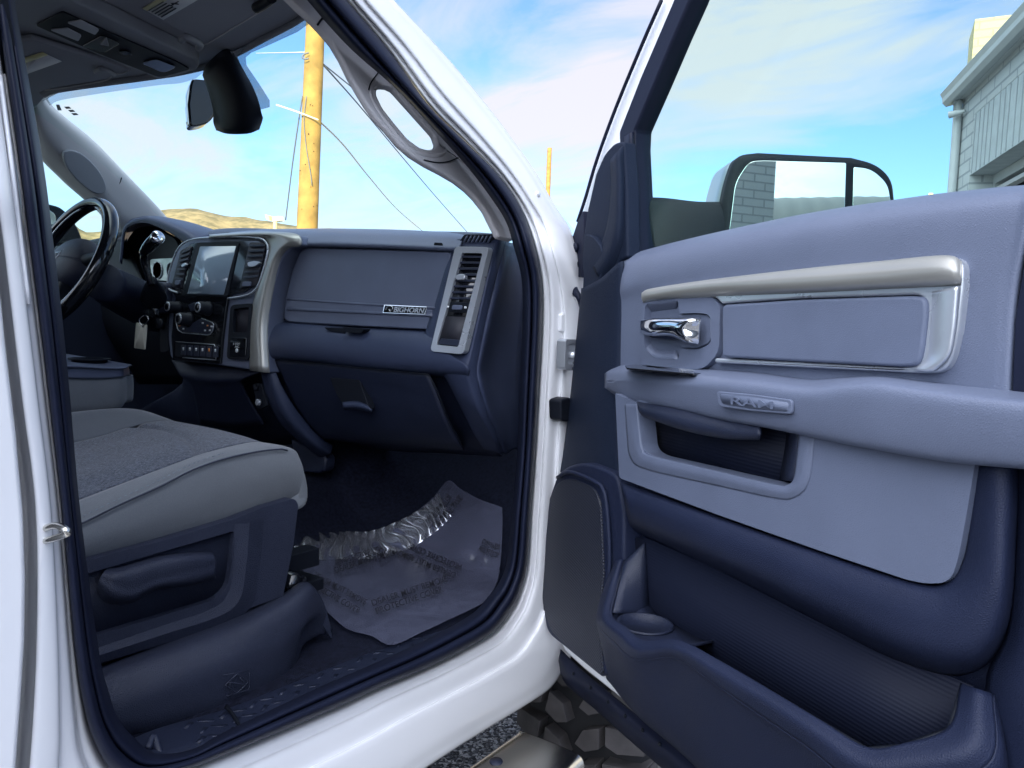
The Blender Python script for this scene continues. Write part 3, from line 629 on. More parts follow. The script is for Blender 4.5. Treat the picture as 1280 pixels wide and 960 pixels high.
plate('vent_wheel', poly([(303,352,2),(313,352,2),(312,358,2),(302,358,2)], ST, .011), V((0,.006,0)), 'dash', stack, .001)
plate('vent_wheel', poly([(219,350,2),(225,350,2),(224,356,2),(218,356,2)], ST, .011), V((0,.006,0)), 'dash', stack, .001)
AX = V((0,-1,.08)).normalized()
for x, y, r in ((223,385,.017),(261,386,.018),(237,400,.019)):
    k = cyl('control_knob', ST(x, y, .004), AX, [(r*1.15,0),(r*1.12,.006),(r,.008),(r*.95,.030),(r*.85,.033)], 'black', stack, 28)
    cyl('knob_ring', ST(x, y, .004)+AX*.0328, AX, [(r*.80,0),(r*.80,.0022),(r*.66,.0026)], 'satin', stack, 28)
    cyl('knob_cap', ST(x, y, .004)+AX*.0352, AX, [(r*.62,0),(r*.5,.0012)], 'gloss', stack, 24)
for q in ([(235,381),(243,378),(243,388),(238,389)], [(244,378),(248,378),(247,388),(243,388)], [(250,380),(255,380),(254,387),(249,387)]):
    plate('climate_button', poly([(x,y,1) for x,y in q], ST, .008), V((0,.004,0)), 'dark', stack, .001)
o = plate('climate_pod', poly([(220,403,3),(232,408),(252,398,2),(267,405,2),(266,414,3),(262,418,3),(225,414,4)], ST, .007), V((0,.004,0)), 'dark', stack, .001)
tube('climate_pod_edge', [ST(x,y,.009) for x, y in [(220,402),(222,412),(228,416),(262,419),(266,413),(267,404),(252,398)]], .0012, 'satin', stack, n=6, sm=False)
for i, (x, y) in enumerate([(253,404),(259,407),(264,408),(256,413),(262,413),(224,407),(229,411)]):
    plate('button_mark', [ST(x-1,y-1,.0085), ST(x+1,y-1,.0085), ST(x+1,y+1,.0085), ST(x-1,y+1,.0085)], V((0,.001,0)), 'orange' if i in (1,5) else 'white_ink', stack)
plate('switch_strip', poly([(219,427,3),(271,431,3),(270,450,4),(218,446,4)], ST, .008), V((0,.004,0)), 'black', stack, .0015)
tube('switch_strip_edge', [ST(x,y,.010) for x, y in [(220,427),(271,431),(270,450),(228,447)]], .001, 'satin', stack, n=6, sm=False)
for k in range(6):
    x = 226+k*8; plate('toggle_switch', poly([(x,431+k*.4,1),(x+6,431.4+k*.4,1),(x+5.6,444+k*.6,1),(x-.4,443.6+k*.6,1)], ST, .011), V((0,.004,0)), 'dark', stack, .0012)
    plate('switch_mark', [ST(x+2,434+k*.4,.0115), ST(x+4,434+k*.4,.0115), ST(x+4,438+k*.4,.0115), ST(x+2,438+k*.4,.0115)], V((0,.0006,0)), 'orange' if k == 4 else 'white_ink', stack)
# pocket and power outlet beside the knobs
plate('pocket_frame', poly([(288,381,6),(315,379,6),(311,450,6),(283,449,6)], ST, .008), V((0,.010,0)), 'black', stack, .003, holes=[poly([(292,386,3),(311,384,3),(308.5,415,3),(290,416,3)], ST, .008)])
plate('pocket_back', [ST(291,384,-.002), ST(312,383,-.002), ST(309,417,-.002), ST(289,418,-.002)], V((0,.004,0)), 'ink', stack)
plate('outlet_cover', poly([(288,422,3),(308,422,3),(306.5,446,3),(286.5,446,3)], ST, .011), V((0,.004,0)), 'gloss', stack, .0015)
text('outlet_lettering', '115V', [ST(x,y,.0122) for x, y in [(292,431),(300,431),(300,428.5),(292,428.5)]], 'white_ink', stack, .0004)
text('outlet_lettering', 'AC', [ST(x,y,.0122) for x, y in [(293.5,434.5),(299,434.5),(299,432),(293.5,432)]], 'white_ink', stack, .0004)
cyl('outlet_icon', ST(296,438,.0118), AX, [(.0055,0),(.0055,.0008)], 'white_ink', stack, 16)
# headlamp switch panel left of the stack and lower dark parts
plate('side_switch_panel', poly([(199,378,3),(209,378,3),(210,440,3),(200,441,3)], ST, .000), V((0,.01,0)), 'black', stack, .002)
cyl('control_knob', ST(203,405,.002), AX, [(.016,0),(.014,.014)], 'black', stack, 24)
rows = [[PY(x,y,Y) for x, y, Y in [(215,450,1.25),(270,456,1.25),(330,464,1.25)]],[PY(x,y,Y) for x, y, Y in [(225,468,1.235),(262,474,1.235),(305,474,1.24)]],[PY(x,y,Y) for x, y, Y in [(240,484,1.26),(270,488,1.26),(305,486,1.26)]],[PY(x,y,Y) for x, y, Y in [(250,530,1.34),(290,535,1.34),(330,530,1.32)]]]
surf('lower_stack_panel', rows, 'dark', stack, nu=24, nv=5)
plate('small_switch', poly([(315,480,3),(326,479,3),(334,508,3),(322,512,3)], PY, 1.235), V((0,.01,0)), 'black', stack, .002)
cyl('small_socket', PY(324,503,1.233), AX, [(.009,0),(.009,.006),(.006,.0065)], 'satin', stack, 20)
cyl('small_socket', PY(321,485,1.233), AX, [(.007,0),(.007,.006),(.005,.0065)], 'black', stack, 20)

# ---- instrument hood and cluster
hood = [[PY(x,y,Y) for x, y, Y in r] for r in [
 [(152,330,1.27),(156,292,1.27),(166,281,1.27),(184,279,1.27),(206,288,1.27),(226,300,1.27),(236,312,1.27)],
 [(150,326,1.28),(155,286,1.28),(168,275,1.28),(188,272,1.28),(212,279,1.28),(236,290,1.28),(250,300,1.28)],
 [(158,320,1.40),(164,280,1.40),(178,272,1.40),(198,271,1.40),(222,276,1.40),(250,285,1.40),(270,293,1.40)],
 [(170,320,1.62),(178,285,1.62),(196,276,1.62),(214,274,1.62),(236,278,1.62),(262,286,1.62),(285,294,1.62)]]]
surf('instrument_hood', hood, 'dashdark', dash, nu=30, nv=6)
plate('instrument_panel', poly([(158,300,8),(170,284,8),(190,282,8),(222,300,8),(226,352,4),(156,352)], PY, 1.34), V((0,.02,0)), 'black', dash, .003)
plate('gauge_glass', poly([(187,324,4),(222,322,3),(218,352,3),(190,350,3)], PY, 1.325), V((0,.004,0)), mat('gauge_reflection', (.42,.50,.50), .12, coat=.5, var=.2, varscale=14), dash, .001)  # pale mottled colour stands in for a bright reflection on the glass
for x, y, rr in ((197,338,.028),(214,338,.026)):
    cyl('gauge_ring', PY(x,y,1.323), V((0,-1,0)), [(rr,0),(rr,.002),(rr*.92,.002),(rr*.92,.0)], 'satin', dash, 32)
plate('left_vent_display', poly([(132,272,2),(154,272,2),(153,302,2),(130,301,2)], PY, 1.36), V((0,.02,0)), 'black', dash, .003)
plate('left_display_glass', poly([(135,275,1),(151,274,1),(149,299,1),(133,298,1)], PY, 1.358), V((0,.003,0)), mat('grey_display', (.16,.17,.19), .35), dash)
rows = [[PY(x,y,1.42) for x, y in [(60,306),(100,304),(130,300),(160,296)]], [PY(x,y,1.34) for x, y in [(60,316),(100,312),(130,306),(160,304)]], [PY(x,y,1.32) for x, y in [(60,400),(110,400),(150,400),(200,400)]], [PY(x,y,1.45) for x, y in [(60,480),(130,480),(200,480),(240,480)]]]
surf('driver_dash_panel', rows, 'black', dash, nu=24, nv=5)
# steering column and shifter
tube('column_shroud', [PY(196,388,1.32), PY(150,365,1.12), PY(128,352,1.02)], [.07,.062,.05], 'dark', dash, n=24)
plate('ignition_panel', poly([(180,352,6),(206,352,6),(208,392,5),(176,392,5)], PY, 1.21), V((0,.04,0)), 'dark', dash, .005)
shf = empty('column_shifter', (0,0,0), T)
tube('shifter_arm', [PY(190,356,1.10), PY(186,345,1.09), PY(181,330,1.08), PY(180,320,1.07), PY(184,312,1.065)], [.010,.009,.009,.008], 'gloss', shf, n=12)
tube('shifter_knob', [PY(179,316,1.065), PY(188,306,1.06), PY(197,297,1.055)], [.011,.015,.0165,.0165], 'gloss', shf, n=24)
sa = (PY(197,297,1.055)-PY(188,306,1.06)).normalized()
cyl('knob_end', PY(197,297,1.055), sa, [(.0172,-.002),(.0172,.004),(.014,.008),(.0,.009)], 'chrome', shf, 28)
tube('shifter_boot', [PY(192,372,1.15), PY(191,360,1.12), PY(190,350,1.10)], [.035,.025,.012], 'black', shf, n=16)

# ---- steering wheel
sw = empty('steering_wheel', (0,0,0), T)
WC = PX(84, 327, -.42); ta = R(24)
wx = XV; wy = V((0, math.sin(ta), math.cos(ta))); wn = V((0, -math.cos(ta), math.sin(ta)))
bm = bmesh.new(); n = 96; k2 = 16; rings = []
for i in range(n):
    a = 2*math.pi*i/n; rd = wx*math.cos(a)+wy*math.sin(a); c = WC+rd*.183
    rings.append([bm.verts.new(c+rd*.0155*math.cos(2*math.pi*j/k2)+wn*.020*math.sin(2*math.pi*j/k2)) for j in range(k2)])
for i in range(n):
    for j in range(k2): bm.faces.new((rings[i][j], rings[i][(j+1)%k2], rings[(i+1)%n][(j+1)%k2], rings[(i+1)%n][j]))
fin('wheel_rim', bm, 'gloss', sw)
bm = bmesh.new()
for a0, a1 in ((R(-60),R(75)),(R(105),R(240))):
    P = [WC+(wx*math.cos(a0+(a1-a0)*t/12)+wy*math.sin(a0+(a1-a0)*t/12))*.166+wn*.012 for t in range(13)]
    tube('', P, .0022, None, None, n=6, bm=bm)
fin('rim_piping', bm, 'satin', sw)
rows = []
for rr, hh in ((.075,-.03),(.085,.0),(.07,.028),(.035,.045),(.001,.048)):
    rows.append([WC+(wx*math.cos(2*math.pi*i/24)*1.15+wy*math.sin(2*math.pi*i/24)*.9)*rr+wn*(hh-.02) for i in range(25)])
surf('airbag_cover', rows, 'dark', sw, nu=48, nv=4)
for a in (R(5),R(175),R(-70),R(-110)):
    d = wx*math.cos(a)+wy*math.sin(a); tube('wheel_spoke', [WC+d*.06-wn*.015, WC+d*.12-wn*.01, WC+d*.175], [.022,.018,.012], 'black', sw, n=12)
plate('wheel_emblem', [WC+wn*.0285+wx*x+wy*y for x, y in rp([(-.022,.022,.006),(.022,.022,.006),(.018,-.008,.006),(0,-.026,.008),(-.018,-.008,.006)])], -wn*.006, 'satin', sw, .001)
plate('emblem_field', [WC+wn*.0292+wx*x+wy*y for x, y in rp([(-.017,.017,.004),(.017,.017,.004),(.013,-.006,.004),(0,-.019,.005),(-.013,-.006,.004)])], -wn*.002, 'black', sw)
tube('emblem_horn', [WC+wn*.030+wx*x+wy*y for x, y in [(0,-.014),(-.004,-.004),(-.011,.004),(-.009,.012),(0,.010),(.009,.012),(.011,.004),(.004,-.004),(0,-.014)]], .0018, 'satin', sw, n=6)
tube('turn_stalk', [PY(95,345,1.12), PY(70,352,1.08), PY(50,350,1.04)], [.008,.007,.009], 'black', sw, n=10)

# ================================================================== SEAT
seat = empty('passenger_seat', (0,0,0), T)
def frontend(P, dy=.03, dz=.06):
    e = P[-1]; k = max(0, min(1, (e.z-1.05)/.10)); dy *= k
    Q = [e+V((0,dy*.8,-dz*.35)), e+V((0,dy,-dz)), e+V((0,dy*.5-.02,-dz*2.6))]
    for q in Q: q.z = max(q.z, min(e.z-.004, 1.06))
    return P+Q
L = [  # (X, outline left to right) on successive length-wise lines
 (.640, [(40,742),(100,722),(200,690),(300,660),(366,630)]),
 (.668, [(40,722),(100,702),(200,672),(300,640),(367,618)]),
 (.678, [(40,700),(98,682),(200,645),(300,604),(369,588)]),
 (.668, [(40,683),(98,660),(200,612),(280,578),(361,567)]),
 (.656, [(40,679),(98,654),(200,606),(280,571.5),(357,561)]),
 (.625, [(40,668),(97,642),(200,596),(275,566),(345,557)]),
 (.575, [(40,650),(95,628),(200,588),(262,566),(322,553.5)])]
rows = [frontend([PX(x,y,X) for x, y in pts]) for X, pts in L]
surf('seat_cushion_bolster', rows, 'seatgrey', seat, nu=60, nv=5)
L2 = [(.575, [(40,650),(95,628),(200,588),(262,566),(322,553.5)]),
      (.50, [(40,625),(95,605),(180,575),(240,556),(298,548)]),
      (.40, [(40,602),(95,586),(165,563),(215,546),(268,541)]),
      (.30, [(40,582),(92,570),(145,554),(195,538),(240,534)]),
      (.22, [(40,566),(90,555),(130,545),(175,531),(215,527)])]
def ins(u, v, co):
    return V((0,0,.006*math.sin(math.pi*v) - .010*math.exp(-((u-.40-.05*math.sin(v*3))/.018)**2)))
rows = [frontend([PX(x,y,X) for x, y in pts]) for X, pts in L2]
surf('seat_cushion_insert', rows, 'heather', seat, nu=140, nv=8, disp=ins)
L3 = [(.22, [(40,566),(90,555),(130,545),(175,531),(215,527)]), (.19, [(40,545),(90,536),(140,526),(175,520),(206,523)]), (.15, [(40,524),(90,517),(145,512),(178,514),(200,522)]), (.11, [(40,530),(90,524),(145,519),(176,520),(196,527)]), (.10, [(40,570),(90,564),(145,560),(176,560),(196,566)])]
surf('seat_cushion_bolster', [frontend([PX(x,y,X) for x, y in pts]) for X, pts in L3], 'seatgrey', seat, nu=50, nv=5)
tube('seat_piping', [PX(x,y,.672) for x, y in [(40,681),(98,656.5),(150,631),(200,608.5),(240,588),(280,574),(320,565),(350,561.5),(359,563)]], .0016, 'lower', seat, n=8)
bm = bmesh.new()
pp = arc([PX(x,y,.655)+V((0,0,.0015)) for x, y in [(80,657),(98,649),(150,624),(200,601),(240,581),(280,567)]], 60)
for a, b in list(zip(pp, pp[1:]))[::2]: tube('', [a, b], .0007, None, None, n=5, bm=bm)
fin('seat_stitching', bm, mat('pale_thread', (.22,.25,.28), .8), seat)
# backrest (mostly behind the pillar)
rows = []
for z, y, w in ((1.13,.30,.25),(1.3,.20,.27),(1.5,.12,.27),(1.7,.06,.24),(1.80,.03,.18)):
    rows.append([V((.38+w*c, y-.07*s, z)) for c, s in ((-1,1),(-1.02,.2),(-.8,-.7),(0,-.35),(.8,-.7),(1.02,.2),(1,1))])
rows = [[V((p.x, p.y-.02, p.z)) for p in r] for r in rows]
for r in rows:
    for p in r: p.y = p.y - .12
surf('seat_backrest', rows, 'seatgrey', seat, nu=40, nv=5, solid=.03)
# plastic side shield with recess and lever
BS = lambda x, y, o=0: PX(x, y, .690+o)
shield = poly([(30,722),(100,703,4),(200,677),(290,650),(330,634),(368,623,5),(373,630,4),(367,680),(354,745),(300,765),(115,832),(30,860)], BS)
rec = poly([(30,740),(103,719),(293,663.5,5),(290,700),(285,735,12),(268,750,10),(112,797),(30,822)], BS)
plate('seat_side_shield', shield, V((-.03,0,0)), 'lower', seat, .006, 4, holes=[rec])
plate('shield_recess', [p+V((-.012,0,0)) for p in poly([(20,735),(100,714),(297,660),(290,742),(270,757),(110,803),(20,830)], BS)], V((-.01,0,0)), 'lower', seat)
# ridge in front of recess: angular face
rows = [[BS(x,y,.001) for x, y in [(293,655),(292,700),(285,742),(262,762),(200,783),(115,812),(30,838)]],
        [BS(x,y,.007) for x, y in [(312,654),(308,705),(300,748),(275,770),(205,793),(115,822),(30,848)]],
        [BS(x,y,.001) for x, y in [(330,650),(325,705),(316,754),(285,778),(210,803),(116,832),(30,858)]]]
rib_ = surf('shield_rib', rows, 'lower', seat, nu=40, nv=1, smcol=False, solid=0)
for p_ in rib_.data.polygons: p_.use_smooth = False
lev = [[BS(x,y,o) for x, y, o in r] for r in [
 [(122,735,-.008),(135,752,-.008),(165,752,-.008),(195,736,-.008),(235,731,-.008),(270,722,-.008)],
 [(124,728,.012),(140,744,.024),(165,747,.027),(195,733,.027),(235,727,.026),(268,718,.018)],
 [(126,722,.014),(142,730,.028),(165,735,.031),(195,724,.031),(235,714,.030),(270,706,.020)],
 [(130,716,.012),(146,717,.026),(168,712,.029),(198,703,.029),(235,697,.028),(268,696,.018)],
 [(136,711,-.008),(150,710,-.008),(170,704,-.008),(200,696,-.008),(235,692,-.008),(264,691,-.008)]]]
surf('recline_lever', lev, 'lower', seat, nu=50, nv=6)
# lower hinge cover
CV = lambda x, y, o=0: PX(x, y, .725+o)
cov = [[CV(x,y,o) for x, y, o in r] for r in [
 [(60,870,-.05),(117,838,-.05),(200,806,-.05),(290,772,-.05),(350,745,-.05),(378,728,-.05),(392,735,-.05),(402,752,-.05)],
 [(60,880,-.01),(117,850,.0),(200,818,.01),(290,785,.012),(352,757,.01),(384,738,.0),(398,745,-.01),(407,765,-.02)],
 [(70,900,.01),(122,868,.02),(205,842,.036),(292,812,.040),(350,790,.032),(378,775,.022),(398,768,.0),(411,778,-.02)],
 [(80,920,.01),(130,895,.03),(210,872,.044),(290,845,.046),(345,822,.038),(372,802,.022),(374,790,.0),(412,790,-.02)],
 [(90,940,.0),(142,920,.02),(200,914,.03),(270,898,.032),(325,873,.028),(357,848,.02),(372,826,.0),(376,800,-.03)],
 [(90,945,-.06),(150,926,-.04),(200,920,-.04),(270,905,-.04),(325,880,-.04),(358,855,-.04),(376,835,-.05),(380,805,-.05)]]]
surf('seat_hinge_cover', cov, 'lower', seat, nu=70, nv=6, solid=.003)
plate('cover_tip', [PX(x,y,.715) for x, y in rp([(380,732,6),(396,736,8),(407,757,10),(416,797,2),(414,798,2),(396,770,12),(384,768,6),(372,792)])], V((-.012,0,0)), 'lower', seat, .003)
dm = lambda x, y: CV(x, y, .0505)
tube('cover_emblem', [dm(*p) for p in [(282,856),(297,842),(311,852),(296,867),(282,856)]], .0011, 'lower', seat, n=6, sm=False)
tube('cover_emblem', [dm(*p) for p in [(288,862),(287,853),(308,856),(300,847)]], .0011, 'lower', seat, n=6, sm=False)
tube('cover_emblem', [dm(*p) for p in [(279,844),(312,838)]], .0006, 'lower', seat, n=6, sm=False)
tube('cover_emblem', [dm(*p) for p in [(283,870),(312,862),(312,840)]], .0006, 'lower', seat, n=6, sm=False)
# seat track and motor end
bm = bmesh.new(); box('', PX(366,700,.60), XV*.02, YV*.05, ZV*.018, None, None, bm=bm); box('', PX(350,720,.52), XV*.10, YV*.03, ZV*.012, None, None, bm=bm)
fin('seat_track', bm, 'black', seat, .003)
cyl('track_roller', PX(360,728,.63), XV, [(.022,-.02),(.024,0),(.022,.03)], 'gloss', seat, 24)
bm = bmesh.new(); box('', V((.40,.62,.93)), XV*.22, YV*.22, ZV*.12, None, None, bm=bm); fin('seat_frame', bm, 'black', seat, .01)
# centre jump seat / armrest
arm = empty('centre_armrest', (0,0,0), T)
rows = [[PX(x,y,X) for x, y, X in r] for r in [
 [(40,512,.00),(82,517,.0),(120,516,.0),(145,510,.0),(154,503,.0)],
 [(40,500,.06),(84,516,.05),(122,514,.05),(148,509,.05),(157,500,.03)],
 [(40,485,.07),(84,494,.06),(122,493,.06),(149,490,.06),(158,484,.03)],
 [(40,465,.065),(82,471,.055),(122,472,.055),(148,471,.055),(157,470,.03)]]]
surf('armrest_cushion', [[*r, r[-1]+V((-.04,.03,0)), r[-1]+V((-.25,.03,0))] for r in rows], 'seatgrey', arm, nu=50, nv=5)
rows = [[PX(x,y,X) for x, y, X in r] for r in [
 [(40,472,.06),(82,472.5,.062),(125,473,.062),(150,471,.062),(156,470,.035)],
 [(40,460,.065),(82,460,.065),(125,461,.065),(150,461,.062),(155,459,.035)],
 [(40,457,.055),(82,456,.055),(125,459,.055),(148,459,.05),(153,457,.03)]]]
rows.append([V((p.x-.30,p.y,p.z+.008)) for p in rows[-1]])
surf('armrest_lid', [[*r, r[-1]+V((-.04,.03,0))] for r in rows], 'dash', arm, nu=50, nv=5)
c = PX(112,453,-.06); 
cyl('cup_ring', V((c.x, c.y, rows[-1][2].z+.002)), ZV, [(.045,0),(.045,.004),(.038,.004),(.038,-.02)], 'black', arm, 28)

# ================================================================== DOOR
door = empty('passenger_door', tuple(HG), T)
door.location = HG
class _P: pass
def dadd(o):                                 # keep door children in truck coordinates
    o.matrix_parent_inverse = Matrix.Translation(-HG); return o
def dplate(name, outline, n, th, m, bevel=0, seg=3, holes=(), ang=35):
    hs = [poly(h, PD, n) for h in holes]
    return dadd(plate(name, poly(outline, PD, n), ext(th), m, door, bevel, seg, holes=hs, ang=ang))
def dsurf(name, rows, m, **k): return dadd(surf(name, [[PD(*p) for p in r] for r in rows], m, door, **k))
def dtube(name, pts, r, m, **k): return dadd(tube(name, [PD(*p) for p in pts], r, m, door, **k))
# white shell
shell = [PD(x,y,-.025) for x, y in [(741,330),(741,420),(733,500),(722,560),(712,640),(704,720),(702,780),(701,806),(706,816),(730,838),(760,862),(810,902),(879,958)]]
zb = shell[-1].z
shell += [DP(1.01,zb,-.025), DP(1.06,zb+.06,-.025), DP(1.06,1.50,-.025), DP(.02,1.50,-.025)]
dadd(plate('door_shell', shell, ext(.13), 'paint', door, .012, 3))
# rubber lip along the bottom
dsurf('door_bottom_seal', [[(701,812,-.028),(728,838,-.028),(762,866,-.028),(818,912,-.028),(900,980,-.028)], [(700,820,-.018),(716,844,-.016),(755,874,-.016),(810,922,-.016),(892,992,-.016)], [(699,828,-.03),(708,850,-.03),(748,883,-.03),(802,930,-.03),(885,1000,-.03)], [(700,832,-.06),(708,854,-.06),(747,888,-.06),(801,936,-.06),(884,1006,-.06)]], 'rubber', nu=40, nv=4)
bmx = bmesh.new()
for k in range(6):
    t = k/5; p = PD(717+t*108, 842+t*88, -.015); cyl('', p, DN, [(.004,0),(.003,.003)], None, None, 10, bm=bmx)
dadd(fin('seal_clip', bmx, 'black', door))
# window frame (front leg, over the top, rear leg)
fo = [PD(x,y,-.045) for x, y in [(740,330),(726,300),(729,262),(745,205),(768,142),(801,62),(829,-3),(850,-52)]]
t0 = (fo[-1]-HG).dot(DU); ztop = fo[-1].z
fo += [DP(t0+.05, ztop+.05, -.045), DP(t0+.16, ztop+.07, -.045), DP(.94,ztop+.07,-.045), DP(1.01,ztop+.0,-.045), DP(1.06,1.5,-.045)]
fi = [DP(1.01,1.5,-.045), DP(.98,ztop-.03,-.045), DP(.93,ztop+.02,-.045), DP(t0+.17,ztop+.02,-.045), DP(t0+.10, ztop-.005, -.045)]
fi += [PD(x,y,-.045) for x, y in [(852,0),(834,40),(806,106),(780,164),(777,180),(780,240),(783,330)]]
dadd(plate('window_frame', fo+fi, ext(.05), 'paint', door, .004))
fo2 = [PD(x,y,-.038) for x, y in [(776,330),(776,250),(774,185),(773,165),(800,96),(824,40),(841,0),(868,-62)]]
t1 = (fo2[-1]-HG).dot(DU); z1 = fo2[-1].z
fi2 = [DP(.97,1.5,-.038), DP(.95,z1,-.038), DP(t1+.08,z1,-.038), DP(t1+.03,z1-.02,-.038)]+[PD(x,y,-.038) for x, y in [(862,0),(842,46),(818,104),(793,163),(792,185),(795,250),(798,330)]]
fo2 += [DP(t1+.06,z1+.03,-.038), DP(.97,z1+.03,-.038), DP(1.02,1.5,-.038)]
dadd(plate('window_channel', fo2+fi2, ext(.04), 'rubber', door, .006, 3))
dadd(tube('frame_lip', [PD(x,y,-.036) for x, y in [(827,0),(802,57),(769,137),(746,200),(732,247),(722,277)]], .0035, 'rubber', door, n=8))
dadd(plate('window_glass', [PD(775,335,-.060), PD(775,180,-.060), DP(t0+.06,ztop+.03,-.060), DP(.96,ztop+.03,-.060), DP(1.0,1.48,-.060)], ext(.004), 'sideglass', door))
dsurf('window_divider', [[(793,165,-.050),(797,230,-.050),(799,300,-.050),(800,330,-.05)],[(790,165,-.032),(793,230,-.032),(795,300,-.032),(796,330,-.032)],[(786,168,-.030),(789,230,-.030),(791,300,-.030),(792,330,-.030)],[(779,172,-.045),(782,230,-.045),(784,300,-.045),(785,330,-.045)]], 'rubber', nu=20, nv=3)
# black sail panel in the front corner + hinge end panels
dplate('sail_panel', [(768,178,5),(779,177,3),(783,240),(784,322),(776,326),(770,335),(765,350),(730,366),(727,330),(729,296),(734,262),(744,218),(755,192,8)], -.008, .03, 'sail', .008, 4)
dsurf('sail_panel_pad', [[(779,182,-.010),(781,240,-.010),(779,300,-.010),(768,335,-.010),(756,355,-.010)],[(772,190,.004),(773,240,.004),(770,290,.004),(760,320,.004),(746,342,.004)],[(764,200,-.006),(765,240,-.006),(760,280,-.006),(752,305,-.006),(738,325,-.006)]], 'sail', nu=24, nv=5)
dplate('speaker_cover', [(731,292,4),(742,295,10),(752,310,8),(756,330),(748,358,5),(742,363,4),(728,363,3)], .003, .014, 'sail', .003, 3)
dplate('hinge_seal', [(729,262,4),(722,276),(714,300),(710,345,3),(727,347),(730,300)], -.03, .02, 'rubber', .004)
for x, y in ((720,310),(720,332)): dadd(cyl('seal_plug', PD(x,y,-.029), DN, [(.011,0),(.010,.005),(.004,.007)], 'rubber', door, 20))
dtube('wiring_boot', [(714,350,-.03),(717,362,-.02),(724,372,-.02),(727,384,-.03)], [.012,.010,.007,.005], 'rubber', n=14)
# dark front band of the trim
dsurf('trim_front_band', [[(728,360,-.02),(722,420,-.02),(715,490,-.02),(706,565,-.02),(699,592,-.02)],
                          [(730,360,.0),(724,420,.0),(717,490,.0),(708,565,.0),(702,590,.0)],
                          [(752,348,.006),(748,420,.008),(744,490,.010),(740,560,.012),(738,598,.012)],
                          [(772,330,.006),(770,400,.006),(768,460,.008),(767,540,.010),(772,606,.012)],
                          [(780,326,.0),(779,400,.0),(778,460,.0),(778,540,.0),(782,606,.0)]], 'sail', nu=40, nv=5)
# carrier behind everything
dplate('trim_carrier', [(735,340),(1264,246),(1420,225),(1420,1150),(1200,1150),(1000,1060),(870,955),(758,846),(700,780),(705,600),(735,480)], -.012, .012, 'dark2', .002)
# upper light panel, rolling over the sill
xs = [777, 800, 870, 1000, 1140, 1230, 1275, 1290]
top = [324, 315.5, 297.5, 270, 248.5, 238, 234, 232.5]
k = lambda x, y: y
rows = [[(x, y+8, -.05) for x, y in zip(xs, top)], [(x, y+.5, -.045) for x, y in zip(xs, top)], [(x, y+3, -.022) for x, y in zip(xs, top)],
        [(x, y+13, -.004) for x, y in zip(xs, top)], [(x-(x>1200)*(x-1200)*.04, y+36, .004) for x, y in zip(xs, top)],
        [(775,380,.0),(800,378,.0),(870,372,.0),(1000,365,.002),(1140,360,.004),(1220,358,.005),(1255,358,.005),(1272,358,.0)],
        [(774,425,.0),(800,427,.0),(870,430,.002),(1000,432,.004),(1140,440,.006),(1215,442,.006),(1250,443,.006),(1265,443,.0)],
        [(772,462,.0),(800,466,.0),(870,474,.0),(1000,482,.002),(1140,490,.004),(1215,500,.005),(1248,505,.005),(1262,507,.0)]]
rows = [[(r[0][0]-2, r[0][1], r[0][2]-.02)]+r+[(r[-1][0]+3, r[-1][1], r[-1][2]-.03)] for r in rows]
dsurf('upper_trim_panel', rows, 'light', nu=120, nv=6)
dsurf('weather_strip', [[(797,321,-.052),(900,296,-.052),(1100,258,-.052),(1290,236,-.052)],[(797,316,-.055),(900,291.5,-.055),(1100,254,-.055),(1290,232,-.055)]], 'rubber', nu=30, nv=2)
# satin C-shaped insert
Cc = [(803,378,3),(803,366,6),(815,361),(880,352),(1000,338.5),(1100,329),(1182,321.5,14),(1203,324,16),(1203.5,358),(1198,410),(1190,448,14),(1178,466,18),(1150,466.5),(1000,459),(893,453.5),(893,447.5),(1000,452.5),(1130,459.5,10),(1150,455,12),(1157,400),(1160,380,12),(1150,368.5,10),(1000,373),(902,379.5),(890,368,8),(878,364)]
dplate('bezel_surround', Cc, .017, .018, 'satin', .0035, 4)
rows = [[(803,369,.010),(815,364,.010),(880,355,.010),(1000,341,.011),(1100,331.5,.012),(1180,325,.012),(1201,330,.012)],
        [(803,367,.015),(815,362,.017),(880,352,.020),(1000,338.5,.022),(1100,329,.022),(1180,322,.022),(1202,330,.018)],
        [(803,372,.018),(815,368,.021),(880,358,.026),(1000,350,.030),(1100,343,.030),(1180,337,.030),(1202,342,.022)],
        [(804,376,.016),(818,372,.018),(885,366,.022),(1000,361,.026),(1100,356,.026),(1180,352.5,.025),(1202,352,.020)],
        [(804,377.5,.010),(818,374,.010),(890,371,.012),(1000,366,.012),(1100,360.5,.012),(1180,356,.012),(1202,355.5,.012)]]
dsurf('bezel_cap', rows, 'champagne', nu=70, nv=5)
# recessed slope right of the pad
dsurf('bezel_slope', [[(1160,366,.012),(1160,385,.012),(1158,410,.012),(1155,445,.012),(1140,461,.012)],[(1180,362,.020),(1179,385,.020),(1177,412,.020),(1172,446,.020),(1150,464,.020)],[(1198,358,.022),(1196,385,.022),(1193,415,.022),(1186,445,.022),(1168,464,.020)]], 'satin', nu=24, nv=4)
dplate('door_pad', [(902,381,6),(1000,374.5),(1142,369.5,16),(1157,372,12),(1157,395),(1152,440,12),(1146,458,16),(1125,458.5),(1000,452),(902,446.5,6)], .022, .02, 'lightpad', .009, 5)
